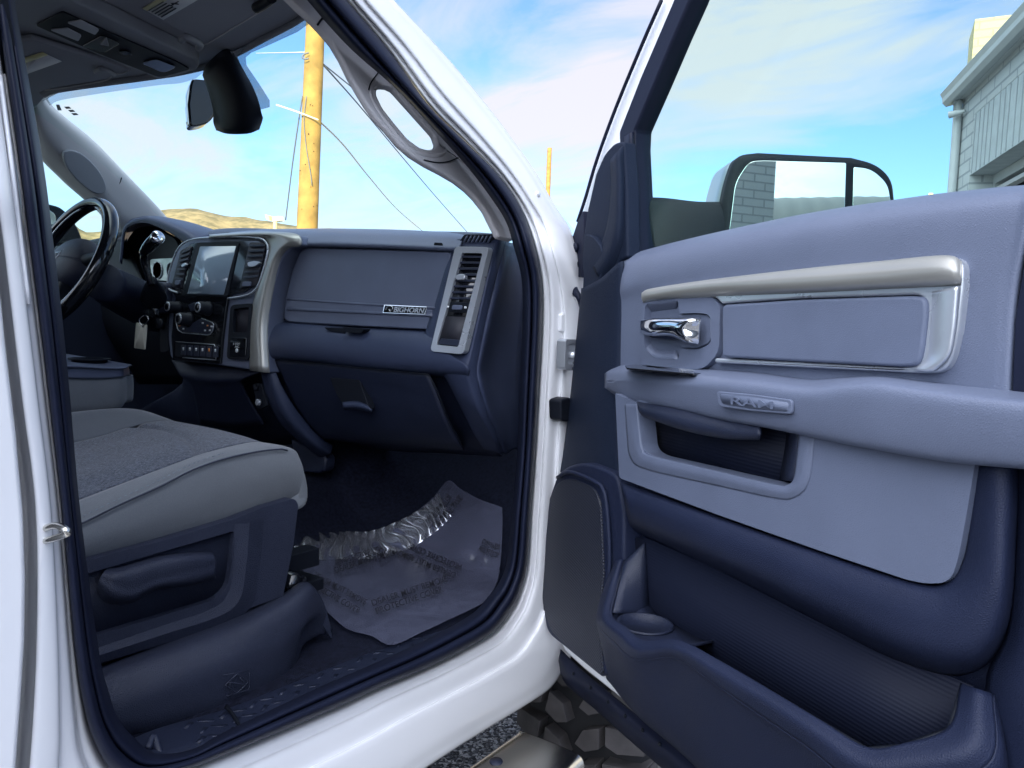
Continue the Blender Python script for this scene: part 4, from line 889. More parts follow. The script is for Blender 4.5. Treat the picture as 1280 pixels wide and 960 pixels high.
# handle pod
pod = [(803,380),(878,364,6),(889,370,6),(900,382,6),(899,430),(896,443,6),(880,461,10),(860,462),(802,456,4),(800,420)]
dplate('handle_pod', pod, .015, .02, 'light', .003, 3, holes=[[(807,378,8),(847,373,5),(849,392,3),(872,391,8),(888,393,8),(889,430,8),(872,437,5),(850,436,3),(848,450,6),(820,449,12),(806,436,8),(804,405)]])
dplate('handle_well', [(800,372),(895,366),(895,450),(800,456)], -.004, .004, 'light')
dsurf('well_side', [[(806,378,.014),(848,373,.014)],[(812,392,-.003),(846,388,-.003)]], 'light', nu=10, nv=3)
dsurf('well_floor', [[(807,436,.014),(820,449,.014),(848,450,.014)],[(812,424,-.003),(824,434,-.003),(846,434,-.003)]], 'light', nu=10, nv=3)
dplate('handle_frame', [(849,392,3),(872,391.5,9),(888,394,9),(888.5,428,9),(870,436,4),(850,435,3)], .010, .012, 'light', .002)
dplate('handle_slot', [(851,398),(874,398,4),(874,428,4),(851,426)], .012, .002, 'ink')
rows = [[(802,400,.012),(815,399,.028),(840,398.5,.032),(862,398.5,.028),(876,399,.020)],
        [(801,402,.016),(815,401,.036),(840,400.5,.042),(862,400,.040),(876,401,.026)],
        [(801,409,.018),(815,409,.040),(838,409,.046),(852,410,.046),(875,412,.026)],
        [(802,414,.014),(815,415,.034),(838,415.5,.040),(856,423,.042),(874,428,.024)],
        [(804,418,.006),(815,419,.022),(838,419,.028),(858,427,.030),(872,429,.016)]]
dsurf('door_handle', rows, 'chrome', nu=40, nv=6, solid=.004)
dplate('handle_underside', [(808,414,4),(850,418,4),(850,425,4),(812,422,4)], .014, .01, 'dark2', .002)
# armrest
xa = [757, 790, 850, 900, 950, 1010, 1060, 1100, 1150, 1200, 1280, 1340, 1372]
at = [459, 457, 460, 463, 467, 475, 473, 472, 477, 483, 492, 499, 503]       # top back
af = [466, 463, 467, 470.5, 475, 482, 478, 477, 484, 491, 500, 507, 511]     # top front
am = [477, 479, 486, 494, 502, 510, 513, 516, 522, 530, 541, 549, 552]
ab = [486, 500, 512, 523, 531, 543, 553, 560, 569, 576, 583, 588, 588]
nn = [.012,.04,.055,.062,.066,.068,.070,.072,.072,.072,.070,.066,.004]
rows = [[(x,y,0) for x, y in zip(xa, at)], [(x,y-1,n*.6) for x, y, n in zip(xa, af, nn)], [(x,y+3,n*.92) for x, y, n in zip(xa, af, nn)], [(x,y+11,n+.004) for x, y, n in zip(xa, af, nn)],
        [(x,y,n+.004) for x, y, n in zip(xa, am, nn)], [(x,y+(b-y)*.7,n) for x, y, n, b in zip(xa, am, nn, ab)], [(x,y-1,n-.006) for x, y, n in zip(xa, ab, nn)], [(x,y,max(0,n-.02)) for x, y, n in zip(xa, ab, nn)], [(x,y-6,0) for x, y, n in zip(xa, ab, nn)]]
dsurf('armrest', rows, 'light', nu=110, nv=5)
za = PD(850,465,.05).z + .001
dadd(plate('switch_plate', poly([(781,456.5,1),(800,455),(862,457,2),(893,461,2),(895,464.5,2),(868,467,2),(783,459.5,1)], PZ, za), V((0,0,-.003)), 'gloss', door, .001))
dadd(plate('window_switch', poly([(846,458.5,1),(866,459.5,1),(876,462.5,1),(852,463,1)], PZ, za+.002), V((0,0,-.003)), 'satin', door, .001))
pq = [(895,489,5),(940,493),(990,500,5),(989.5,518,5),(940,514),(898,508,6)]
dplate('armrest_plaque', pq, .078, .004, 'light', .0012, 2)
dplate('plaque_field', [(900,492.5,4),(940,496.5),(985,503,4),(984.5,514.5,4),(940,510.5),(902,504.5,5)], .0788, .002, 'lightpad')
dadd(text('plaque_lettering', 'RAM', [PD(x,y,.0798) for x, y in [(914,505.5),(967,512),(967,502),(914,495.5)]], 'lightpad', door, .0010, .008))
# light lower panel with pull pocket
lp = [(769,492),(795,503),(888,520),(951,530),(1035,546),(1162,568),(1219,578,3),(1208,643),(1198,697,14),(1188,728,22),(1158,730,14),(1133,724.5),(1025,688.5),(900,644.5),(774,597.5,4)]
hl_ = [(797,500),(951,526),(1001,536),(999,560),(994,597,12),(985,608,12),(968,606,6),(900,590),(815,570,8),(803,562,10)]
dplate('lower_trim_panel', lp, .046, .03, 'light', .0045, 3, holes=[hl_])
dplate('pocket_lining', [(790,495),(1010,535),(1005,620),(795,575)], .004, .003, 'rib')
dsurf('pocket_side', [[(1001,536,.044),(999,560,.044),(993,602,.044)],[(985,536,.006),(983,560,.006),(976,600,.006)]], 'dark', nu=10, nv=2)
dsurf('pocket_edge', [[(797,505,.046),(801,545,.046),(804,561,.046),(815,570,.046),(900,590,.046),(970,606,.046),(986,606,.046),(994,597,.046),(999,560,.046),(1001,538,.046)],[(790,505,.046),(793,545,.0478),(797,566,.0478),(812,578,.0478),(900,598,.0478),(970,614,.0478),(990,613,.0478),(1002,600,.0478),(1008,560,.0478),(1010,538,.046)],[(782,505,.045),(785,545,.045),(789,572,.045),(808,586,.045),(900,607,.045),(970,622,.045),(994,621,.045),(1011,604,.045),(1018,560,.045),(1019,538,.045)]], 'light', nu=90, nv=4)
dsurf('pull_cup', [[(797,503,.05),(850,512,.05),(905,522,.05),(951,531,.05)],[(799,512,.058),(850,524,.060),(905,536,.060),(951,542,.056)],[(806,520,.050),(855,536,.054),(905,546,.054),(950,548,.048)],[(818,522,.02),(858,536,.02),(905,546,.02),(948,548,.02)]], 'dark', nu=40, nv=5)
# dark mid bolster
rows = [[(776,603,.034),(900,648,.036),(1025,692,.038),(1133,727,.038),(1180,731,.038),(1206,700,.036),(1214,640,.034),(1220,583,.034)],
        [(778,612,.042),(900,656,.048),(1025,702,.05),(1133,740,.052),(1190,748,.052),(1226,712,.050),(1236,640,.046),(1238,583,.044)],
        [(782,628,.046),(900,676,.054),(1025,728,.058),(1130,772,.060),(1195,782,.058),(1243,740,.052),(1252,650,.046),(1254,583,.042)],
        [(786,648,.036),(900,698,.046),(1025,758,.05),(1128,808,.052),(1205,820,.050),(1250,772,.040),(1262,660,.034),(1264,583,.032)],
        [(792,662,.0),(900,712,.005),(1025,776,.005),(1129,826,.005),(1210,840,.005),(1258,784,.0),(1269,664,.0),(1271,583,.0)]]
dsurf('middle_bolster', rows, 'dark2', nu=110, nv=6)
# end strip at the latch side
dsurf('trim_end_strip', [[(1264,500,.002),(1272,585,.002),(1272,664,.004),(1262,785,.006),(1235,850,.010),(1240,960,.02),(1240,1060,.02)],[(1290,500,.014),(1296,585,.014),(1296,664,.016),(1292,785,.020),(1282,870,.03),(1290,960,.03),(1290,1060,.03)],[(1360,500,.014),(1366,585,.014),(1366,664,.016),(1366,785,.020),(1366,870,.03),(1370,960,.03),(1370,1060,.03)]], 'dark2', nu=40, nv=5)
dplate('latch_edge_seal', [(1284,300,4),(1420,270),(1420,520),(1264,500,3),(1268,400)], .006, .012, 'rubber', .003)
# map pocket
dplate('pocket_back_wall', [(790,672),(812,674),(960,740),(1060,790),(1215,858),(1215,935),(1085,975),(960,930),(800,830)], .006, .003, 'rib')
inn_ = [(779,700,.030),(770,735,.06),(763,768,.095),(782,785,.105),(805,801,.11),(848,801,.11),(900,827,.11),(960,862,.11),(1025,901,.11),(1083,935,.105),(1129,931,.09),(1187,910,.06),(1203,855,.025)]
mid_ = [(775,700,.036),(762,738,.070),(755,772,.105),(776,794,.117),(800,812,.122),(846,811,.122),(897,840,.122),(955,875,.122),(1017,915,.122),(1077,955,.118),(1135,955,.100),(1212,932,.070),(1222,862,.034)]
out_ = [(770,702,.030),(754,742,.062),(748,778,.097),(770,803,.110),(796,823,.118),(845,821,.118),(893,852,.118),(948,890,.118),(1008,930,.118),(1070,976,.114),(1140,982,.096),(1235,952,.060),(1240,868,.024)]
dsurf('map_pocket_rim', [inn_, mid_, out_], 'dark2', nu=130, nv=6, smrow=True)
fr1 = [(770,706,.024),(752,748,.055),(748,784,.088),(768,812,.100),(796,834,.108),(846,834,.108),(891,866,.106),(944,906,.106),(1004,948,.106),(1066,996,.102),(1142,1006,.086),(1246,975,.050),(1246,874,.016)]
fr2 = [(770,710,.0),(752,760,.025),(756,820,.035),(770,850,.045),(800,888,.06),(845,920,.06),(900,972,.06),(950,1010,.06),(1010,1060,.05),(1070,1090,.05),(1150,1100,.04),(1255,1080,.02),(1260,880,.0)]
fr3 = [(770,712,-.01),(752,770,-.01),(757,838,-.01),(766,856,-.01),(800,896,-.01),(845,934,-.01),(900,985,-.01),(950,1030,-.01),(1010,1080,-.01),(1070,1110,-.01),(1150,1120,-.01),(1265,1100,-.01),(1270,885,-.01)]
dsurf('map_pocket_front', [out_, fr1, fr2, fr3], 'dark2', nu=130, nv=6, smcol=True)
P0 = [PD(*p) for p in inn_]; P1 = []
for p, q in zip(P0, inn_):
    w = p - DN*(q[2]-.006); P1.append(w)
P1[5] = P1[4].lerp(P1[5], .3)
dadd(surf('cup_shelf', [P0[:6], [a.lerp(b, .1)+V((0,0,-.012)) for a, b in zip(P0[:6], P1[:6])], [b+V((0,0,-.014)) for b in P1[:6]]], 'dark', door, nu=60, nv=3, smcol=False))
dadd(surf('map_pocket_liner', [P0[5:], [a.lerp(b, .3)+V((0,0,-.10)) for a, b in zip(P0[5:], P1[5:])], [b+V((0,0,-.16)) for b in P1[5:]]], 'black', door, nu=90, nv=3, smrow=False, smcol=False))
dsurf('pocket_end_wall', [[(806,678,.008),(811,770,.008)],[(780,704,.034),(766,766,.09)]], 'dark', nu=12, nv=4)
cc = PD(806,783,.055); dadd(cyl('cup_recess', cc, ZV, [(.044,.002),(.044,.006),(.039,.006),(.037,-.004),(.0,-.004)], 'dark', door, 36))
# speaker
dplate('speaker_housing', [(697,590,10),(715,580,8),(735,578,8),(765,590,8),(772,600,6),(779,640),(779,704,6),(765,740),(757,790),(758,844,4),(750,846),(684,792,10),(676,750),(680,684),(686,622)], .030, .05, 'dark2', .010, 4)
dplate('speaker_grille', [(688,622),(696,603,8),(712,597,8),(742,610,8),(750,628,8),(754,715),(748,776),(753,842,3),(749,844,3),(687,789,14),(677,750,8),(682,684)], .034, .01, 'perf', .003, 2)
dtube('speaker_ridge', [(697,597,.034),(712,590,.036),(745,603,.036),(757,622,.036),(762,700,.036),(757,770,.036)], .004, 'dark2', n=8)
# exterior tow mirror
MN = (DU*.93 + DN*.37 ).normalized()
mc = PD(1010, 262, -.34)
PM = lambda x, y, o=0: hit(x, y, mc + MN*o, MN)
hs = poly([(903,330),(904,255),(911,222,14),(922,192,16),(950,189),(1067,195),(1099,203,18),(1119,222,14),(1123,262),(1125,330)], PM, .0)
dadd(plate('mirror_housing', hs, -MN*.11, 'black', door, .022, 5))
dadd(plate('mirror_back_shell', [p - MN*.02 + DU*0 for p in poly([(900,330),(899,262),(906,228,14),(915,200,12),(930,192),(1090,200),(1112,230),(1116,330)], PM, .0)], -MN*.12, 'satin', door, .03, 5))
dadd(plate('mirror_glass', poly([(911,330),(912,285),(919,228,12),(936,201.5,12),(955,200.5),(1058,203.5,2),(1056,268),(1053,330)], PM, .0015), -MN*.003, 'mirror', door, .001))
cx = poly([(1064,330),(1067,208.5,3),(1090,211,12),(1110,230,10),(1115,262),(1116,330)], PM, .0015)
MN2 = (MN + DU*.22 - V((0,0,.05))).normalized(); c0 = sum(cx, V((0,0,0)))/len(cx)
cx2 = [p - MN*((p-c0).dot(DN)*.0) for p in cx]
dadd(plate('convex_mirror_glass', cx2, -MN*.003, 'mirror', door, .001))
dadd(tube('mirror_arm', [PD(800,292,-.10), PD(850,296,-.16), PD(915,292,-.26)], [.035,.032,.03], 'black', door, n=16))
dsurf('mirror_foot', [[(799,254,-.065),(830,256,-.10),(870,260,-.16),(905,262,-.22)],[(799,262,-.062),(830,264,-.095),(870,268,-.155),(908,268,-.215)],[(799,300,-.062),(830,300,-.095),(870,300,-.155),(908,296,-.215)],[(799,335,-.065),(830,332,-.10),(870,330,-.16),(908,320,-.22)]], 'black', nu=24, nv=4, solid=.03)

# ================================================================== UNDER THE CAB: board, tyre, fender
rb = empty('running_board', (0,0,0), T)
e0 = PZ(735, 940, .60)
bm = bmesh.new()
rows = []
for dx, z in ((-.055,.565),(-.055,.585),(-.045,.597),(.0,.600),(.07,.600),(.095,.595),(.102,.575),(.098,.55)):
    rows.append([V((.985+dx, y, z-.025)) for y in (-.9,.2,1.255,1.265)])
surf('step_top', rows, 'steel', rb, nu=20, nv=3, smrow=False)
plate('step_end_cap', [V((x,1.267,z-.025)) for x, z in rp([(.93,.60,.01),(1.083,.60,.015),(1.086,.55,.01),(.93,.55,.01)])], V((0,-.006,0)), 'steel', rb, .002)
for y in (1.0,.45,-.2):
    bm = bmesh.new(); box('', V((.90,y,.575)), XV*.16, YV*.025, ZV*.022, None, None, bm=bm); fin('step_bracket', bm, 'black', rb, .005)
cyl('step_bolt', V((.965,1.14,.575)), ZV, [(.014,0),(.012,.004)], 'dark', rb, 16)
wh = empty('front_wheel', (.93,1.93,.44), T)
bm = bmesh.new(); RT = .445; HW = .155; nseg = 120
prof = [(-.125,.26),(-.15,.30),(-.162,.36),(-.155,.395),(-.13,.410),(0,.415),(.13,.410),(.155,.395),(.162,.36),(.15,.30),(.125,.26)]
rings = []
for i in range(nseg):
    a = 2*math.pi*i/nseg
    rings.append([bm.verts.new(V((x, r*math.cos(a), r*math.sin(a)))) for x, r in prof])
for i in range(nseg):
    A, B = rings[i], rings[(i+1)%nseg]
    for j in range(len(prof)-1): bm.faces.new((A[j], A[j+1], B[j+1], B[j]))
fin('tyre', bm, mat('groove_shade_rubber', (.010,.010,.012), .8, bump=('noise', 60, .4)), wh)  # near-black carcass colour paints in the shade between tread blocks
bm = bmesh.new()
def block(a0, pts, r0=.405, r1=.452, droop=0):
    lo = []; hi = []
    for x, da in pts:
        a = a0+da; rr = r1 - max(0, abs(x)-.115)*.55; ro = r0 - max(0, abs(x)-.115)*.9
        hi.append(bm.verts.new(V((x, rr*math.cos(a), rr*math.sin(a))))); lo.append(bm.verts.new(V((x, ro*math.cos(a), ro*math.sin(a)))))
    n = len(pts); bm.faces.new(hi); bm.faces.new(lo[::-1])
    for i in range(n): bm.faces.new((hi[i], lo[i], lo[(i+1)%n], hi[(i+1)%n]))
NB = 34
for i in range(NB):
    a = 2*math.pi*i/NB; s = 2*math.pi/NB
    for sg in (-1,1):
        o = 0 if sg > 0 else s*.5
        block(a+o, [(sg*.085,.05*s),(sg*.125,.0),(sg*.172,.0+.05*s),(sg*.172,.62*s),(sg*.12,.66*s),(sg*.09,.55*s)])
        block(a+o+.3*s, [(sg*.075,.40*s),(sg*.040,.62*s),(sg*.012,.50*s),(sg*.030,.05*s),(sg*.070,-.15*s)])
        if i % 2: block(a+o, [(sg*.172,.1*s),(sg*.176,.1*s),(sg*.176,.9*s),(sg*.172,.9*s)])
fin('tyre_tread', bm, 'tyre', wh, .003, 2)
cyl('rim', V((.10,0,0)), XV, [(.262,-.2),(.262,.03),(.245,.035),(.235,-.02),(.20,-.03),(.12,.0),(.10,.015),(.095,.06),(.0,.062)], 'alloy', wh, 64)
bm = bmesh.new()
for i in range(8):
    a = 2*math.pi*i/8; d = V((0,math.cos(a),math.sin(a))); tube('', [V((.11,0,0))+d*.09, V((.10,0,0))+d*.24], [.03,.02], None, None, n=10, bm=bm)
fin('rim_spoke', bm, 'alloy', wh)
# fender, hood and front end so the truck is whole from a step aside
fo = [V((.985,y,z)) for y, z in rp([(1.42,.74),(1.44,.80),(1.42,1.0),(1.40,1.30),(1.40,1.50,.03),(1.9,1.50),(2.75,1.42,.1),(2.80,.75,.05),(2.48,.75),(2.42,.95,.15),(2.15,1.08,.2),(1.75,1.08,.2),(1.52,.95,.15),(1.47,.74)])]
plate('front_fender', fo, V((-.03,0,0)), 'paint', T, .012)
surf('engine_hood', [[V((x,y,z-.06*abs(x)**3)) for y, z in ((1.88,1.49),(2.3,1.46),(2.7,1.42),(2.8,1.36))] for x in (-.97,-.6,0,.6,.97)], 'paint', T, nu=16, nv=4)
plate('wheel_arch_liner', [V((.93,y,z)) for y, z in rp([(1.44,.86),(1.42,1.2),(2.5,1.2),(2.5,.7),(2.3,1.0,.2),(1.93,1.06,.2),(1.56,.97,.15),(1.47,.86)])], V((-.05,0,0)), 'black', T, .01)
bm = bmesh.new(); box('', V((0,2.80,1.1)), XV*.9, YV*.06, ZV*.36, None, None, bm=bm); fin('front_end', bm, 'paint', T, .03)
surf('rocker_underside', [[V((x,y,z)) for y in (-1.2,0,1.44)] for x, z in ((.955,.70),(.90,.69),(.80,.72),(.5,.74),(-.9,.74))], 'black', T, nu=6, nv=2)

# ================================================================== LOOSE THINGS IN THE CAB
fo = [(359,694),(365,668),(387,660),(430,661),(465,660),(502,644),(540,622),(559,597),(577,619),(600,626),(628,634),(627,685),(618,735),(600,757),(545,782),(487,806),(465,794),(440,786),(418,775),(405,752),(396,735),(368,720)]
rowsF = [
 [(362,694),(387,684),(430,684),(465,680),(502,655),(540,623),(560,601),(577,612),(600,624),(628,634)],
 [(361,702),(390,696),(430,695),(468,691),(508,670),(545,643),(566,624),(582,634),(602,642),(628,654)],
 [(362,708),(392,708),(432,705),(474,700),(514,683),(550,664),(572,652),(590,656),(606,664),(627,682)],
 [(370,720),(396,728),(434,726),(480,718),(520,704),(554,692),(578,684),(594,686),(608,692),(625,708)],
 [(392,732),(412,750),(444,752),(484,746),(524,732),(558,718),(580,712),(596,712),(608,716),(621,728)],
 [(402,748),(424,776),(456,784),(488,780),(526,766),(560,750),(582,740),(598,736),(608,738),(614,742)],
 [(410,766),(434,786),(464,795),(490,806),(528,790),(562,774),(584,764),(598,757),(606,752),(612,746)]]
def crink(u, v, co):
    f = math.exp(-(v/.30)**2)*(1 if u < .40 else math.exp(-((u-.40)/.13)**2)); e_ = min(1, v/.06)
    w = math.sin(u*95+math.sin(v*9+u*7)*2.6+v*10+4*noise.noise(co*6))
    return V((0,0, .0075*w*f*e_ + .006*math.exp(-(v/.13)**2)*(1 if u < .36 else math.exp(-((u-.36)/.11)**2)) + .0006*noise.noise(co*9)))
cover = surf('plastic_floor_cover', [[PF(x,y,.006) for x, y in r] for r in rowsF], 'film', None, nu=320, nv=24, solid=0, disp=crink)
tagit(cover, 'crinkled clear plastic film printed with dealer notices, lying on the passenger footwell carpet', 'floor cover')
def ftext(s, bl, br, h):
    d = V((br[0]-bl[0], br[1]-bl[1])); up = V((d.y, -d.x)).normalized()*h
    return text('cover_lettering', s, [PF(x, y, .016) for x, y in (bl, br, (br[0]+up.x, br[1]+up.y), (bl[0]+up.x, bl[1]+up.y))], 'ink', cover, .0004, .004)
for a_ in (('DEALER MUST REMOVE', (466,758), (560,727), 8), ('PROTECTIVE COVER', (471,768), (554,740), 8),
           ('DEALER MUST REMOVE', (570,716), (492,684), 8), ('PROTECTIVE COVER', (578,706), (511,678), 8),
           ('DEALER MUST', (536,656), (566,622), 8), ('PROTECTIVE', (546,661), (579,624), 8),
           ('DEALER MUST REMOVE', (392,722), (456,757), 8), ('PROTECTIVE COVER', (386,732), (448,768), 8),
           ('DEALER MUST REMOVE', (420,717), (494,692), 8), ('PROTECTIVE COVER', (421,707), (488,685), 7),
           ('DEALER', (602,680), (624,688), 7), ('PROTECT', (598,689), (622,698), 7)): ftext(*a_)
# added strip over the bunched far edge, pale metallic to imitate its highlights
fold = [[(360,692),(387,668),(425,664),(462,664),(500,650),(532,632),(548,616)],
        [(360,694),(387,672),(426,669),(464,670),(504,658),(536,640),(553,624)],
        [(360,697),(388,682),(428,680),(468,680),(510,668),(541,648),(557,632)],
        [(361,700),(390,692),(430,690),(472,690),(514,677),(546,656),(561,640)],
        [(363,703),(392,700),(434,699),(476,697),(517,683),(549,661),(564,646)]]
lift = [.010, .016, .013, .008, .002]
def fcr(u, v, co):
    a = math.sin(math.pi*min(1, v*1.02))**.6
    w = math.sin(u*105+math.sin(v*5+u*11)*2.2-v*3.5+5*noise.noise(co*7))
    return V((0,-.004*w*a,.0085*w*a + .004*a*noise.noise(co*30)))
fm = M['film'].copy(); fm.name = 'bunched_film_highlight'
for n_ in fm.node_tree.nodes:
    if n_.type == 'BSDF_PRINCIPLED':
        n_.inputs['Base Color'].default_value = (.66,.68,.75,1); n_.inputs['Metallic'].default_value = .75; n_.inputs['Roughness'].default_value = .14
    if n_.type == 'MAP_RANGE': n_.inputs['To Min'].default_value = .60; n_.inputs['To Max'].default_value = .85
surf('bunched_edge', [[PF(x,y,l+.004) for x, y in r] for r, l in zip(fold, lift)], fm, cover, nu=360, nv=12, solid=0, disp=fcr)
# key with paper tag
kt = empty('key_tag', tuple(PY(181,400,1.10)))
tagit(kt, 'small cream paper tag hanging from the ignition key beside the steering column', 'key tag')
inv = Matrix.Translation(-PY(181,400,1.10))
def kadd(o): o.matrix_parent_inverse = inv; return o
kadd(plate('paper_tag', [PY(x,y,1.105) for x, y in rp([(170,403,1.5),(184,406,1.5),(181.5,437,1.5),(167.5,435,1.5)])], V((0,.0012,0)), 'tag', kt, holes=[[PY(x,y,1.105) for x, y in [(177,407),(179,407),(179,409),(177,409)]]]))
kadd(text('tag_lettering', '208', [PY(x,y,1.1042) for x, y in [(171,428),(181,429),(182,423),(172,422)]], 'paleink', kt, .0004)) if False else None
kadd(tube('tag_ring', [PY(x,y,1.10) for x, y in [(178,408),(174,400),(180,394),(186,399),(178,408)]], .0013, 'chrome', kt, n=6))
kadd(plate('key_head', [PY(x,y,1.10) for x, y in rp([(178,388,4),(192,384,4),(195,395,4),(184,399,4)])], V((0,.012,0)), 'gloss', kt, .003))

# ================================================================== OUTSIDE
def grd():
    m = mat('asphalt_gravel', (.06,.06,.062), .9, spec=.2); nt = m.node_tree; b = bsdf(m); tc = nt.nodes.new('ShaderNodeTexCoord')
    v = nt.nodes.new('ShaderNodeTexVoronoi'); v.inputs['Scale'].default_value = 115; nt.links.new(tc.outputs['Object'], v.inputs['Vector'])
    r = nt.nodes.new('ShaderNodeValToRGB'); e = r.color_ramp.elements; e[0].position = 0; e[0].color = (.03,.03,.033,1); e[1].position = 1; e[1].color = (.60,.58,.56,1)
    el = e.new(.45); el.color = (.10,.10,.105,1); el = e.new(.7); el.color = (.28,.275,.27,1)
    hs_ = nt.nodes.new('ShaderNodeSeparateColor'); nt.links.new(v.outputs['Color'], hs_.inputs[0]); nt.links.new(hs_.outputs[0], r.inputs[0]); nt.links.new(r.outputs[0], b.inputs['Base Color'])
    bn = nt.nodes.new('ShaderNodeBump'); bn.inputs['Strength'].default_value = 1; bn.inputs['Distance'].default_value = .01; bn.invert = True
    nt.links.new(v.outputs['Distance'], bn.inputs['Height']); nt.links.new(bn.outputs[0], b.inputs['Normal']); return m
bm = bmesh.new(); q = [bm.verts.new(V((x,y,0))) for x, y in ((-4000,-4000),(4000,-4000),(4000,4000),(-4000,4000))]; bm.faces.new(q)
g = fin('ground', bm, grd(), None, smooth=False); g['kind'] = 'structure'
# hills
def hill():
    bm = bmesh.new(); N = 220; K = 14; G = []
    prof = [(-400,60),(0,250),(40,262),(70,268),(110,292),(150,290),(190,264),(215,262),(240,262),(262,266),(300,272),(330,277),(360,281),(400,286),(520,300),(700,330),(1000,355),(1300,352),(1700,340)]
    D = 900
    for i in range(N):
        px = -300+i*(1900)/(N-1)
        for (a, ya), (b, yb) in zip(prof, prof[1:]):
            if a <= px <= b: t = (px-a)/(b-a); t = t*t*(3-2*t); y = ya+(yb-ya)*t; break
        y = max(y, 240)
        p = PT(px, y, D); base = V((p.x-CAM.x, p.y-CAM.y, 0)); rg = base.length; base.normalize(); H = p.z
        col = []
        for j in range(K):
            s = j/(K-1); dist = rg*(.62+.38*s) if j < K-1 else rg
            h = H*(s**1.15)
            q = V((CAM.x,CAM.y,0))+base*dist
            h += (noise.fractal(q*.012, 1.0, 2.0, 5)*26 + abs(noise.noise(q*.03))*12)*math.sin(math.pi*min(1, s*.97))*.9 + noise.noise(q*.02)*4*s
            col.append(bm.verts.new(V((q.x,q.y,max(-1,h)))))
        col.append(bm.verts.new(V((CAM.x,CAM.y,-2))+base*rg*1.25))
        G.append(col)
    for i in range(N-1):
        for j in range(K): bm.faces.new((G[i][j], G[i+1][j], G[i+1][j+1], G[i][j+1]))
    m = mat('dry_hillside', (.42,.33,.22), .95, spec=.05); nt = m.node_tree; b = bsdf(m); tc = nt.nodes.new('ShaderNodeTexCoord')
    n = nt.nodes.new('ShaderNodeTexNoise'); n.inputs['Scale'].default_value = .06; n.inputs['Detail'].default_value = 10; n.inputs['Roughness'].default_value = .7
    r = nt.nodes.new('ShaderNodeValToRGB'); r.color_ramp.elements[0].position = .40; r.color_ramp.elements[0].color = (.20,.16,.09,1); r.color_ramp.elements[1].position = .60; r.color_ramp.elements[1].color = (.40,.29,.15,1)
    nt.links.new(tc.outputs['Object'], n.inputs['Vector']); nt.links.new(n.outputs['Fac'], r.inputs[0]); nt.links.new(r.outputs[0], b.inputs['Base Color'])
    return fin('hills', bm, m)
hill()['kind'] = 'structure'
# utility poles
def ground_under(p): return V((p.x, p.y, 0))
def pole(px_b, py_b, px_t, py_t, dep, r, label, cross=False):
    a = PT(px_b, py_b, dep); b = PT(px_t, py_t, dep); d = (b-a).normalized()
    base = a - d*(a.z/d.z); topp = a + d*((b-a).length*1.0)
    root = empty('utility_pole', tuple(base)); tagit(root, label, 'utility pole')
    inv = Matrix.Translation(-base)
    n = 24; bm = bmesh.new(); rings = []
    L = (topp-base).length
    for i in range(60):
        t = i/59; c = base.lerp(topp, t); rad = r*(1.15-.25*t)
        rings.append([bm.verts.new(c+V((math.cos(2*math.pi*k/n), math.sin(2*math.pi*k/n), 0))*rad*(1+.02*noise.noise(V((k*.8,t*9,dep))))) for k in range(n)])
    for A, B in zip(rings, rings[1:]):
        for k in range(n): bm.faces.new((A[k], A[(k+1)%n], B[(k+1)%n], B[k]))
    bm.faces.new(rings[-1])
    o = fin('pole_shaft', bm, 'wood', root); o.matrix_parent_inverse = inv
    return root, base, topp, inv
pr, pb, pt, pinv = pole(384, 284, 398, -60, 10.5, .136, 'thick sunlit wooden utility pole seen through the windshield')
def padd(o): o.matrix_parent_inverse = pinv; return o
bm = bmesh.new()
for k in range(26):
    t = random.uniform(.35,.98); c = pb.lerp(pt, t); a = random.uniform(0, 2*math.pi)
    d = (CAM-c); d.z = 0; d.normalize(); sd = V((d.y,-d.x,0)); w = random.uniform(-.9,.9)
    n_ = (d*math.sqrt(1-w*w)+sd*w)
    cyl('', c+n_*.134, n_, [(random.uniform(.008,.02),-.02),(.006,.012)], None, None, 8, bm=bm)
padd(fin('pole_knot', bm, mat('dark_knot', (.10,.06,.03), .9), pr))
padd(tube('pole_hook', [PT(x,y,10.3) for x, y in [(386,66),(380,68),(378,72),(382,74),(386,73)]], .012, 'cable', pr, n=6))
padd(tube('ground_wire', [PT(x,y,10.33) for x, y in [(383,120),(380,150),(383,185),(388,215),(390,232)]], .006, 'cable', pr, n=6))
crs = padd(plate('crossarm', [PT(x,y,10.5) for x, y in [(330,-52),(460,-66),(460,-78),(330,-64)]], V((0,.12,0)), 'wood', pr, .01))
pole(684.5, 250, 687, 185, 46, .15, 'distant slender utility pole beside the white windshield pillar')
def wire(pts, r, m, label):
    P = [PT(*p) for p in pts]; c = sum(P, V((0,0,0)))/len(P)
    o = tube('overhead_wire', P, r, m, None, n=6, seg=8); tagit(o, label, 'wire', None); return o
wire([(405,82,10.6),(450,133,14),(500,193,19),(545,246,25),(590,297,32)], .012, 'cable', 'grey overhead wire sloping down from the pole past the grab handle')
wire([(404,80,10.6),(425,97,11.5),(456,122,13)], .010, 'cable', 'thin upper wire running from the pole behind the pillar trim')
wire([(345,131,10.2),(372,140,10.3),(398,150,10.3)], .012, 'cable2', 'short pale cable meeting the pole from the mirror side')
wire([(398,150,10.5),(430,182,13),(462,222,17),(497,262,22),(532,292,28)], .013, 'cable2', 'pale tan overhead cable descending from mid pole')
wire([(320,66.5,30),(350,66,20),(385,65.5,10.5)], .010, 'cable2', 'thin level wire reaching the pole near the top')
wire([(378,120,10.4),(372,160,10.6),(365,210,11),(357,275,11.6)], .009, 'cable', 'dark guy wire dropping steeply left of the thick pole')
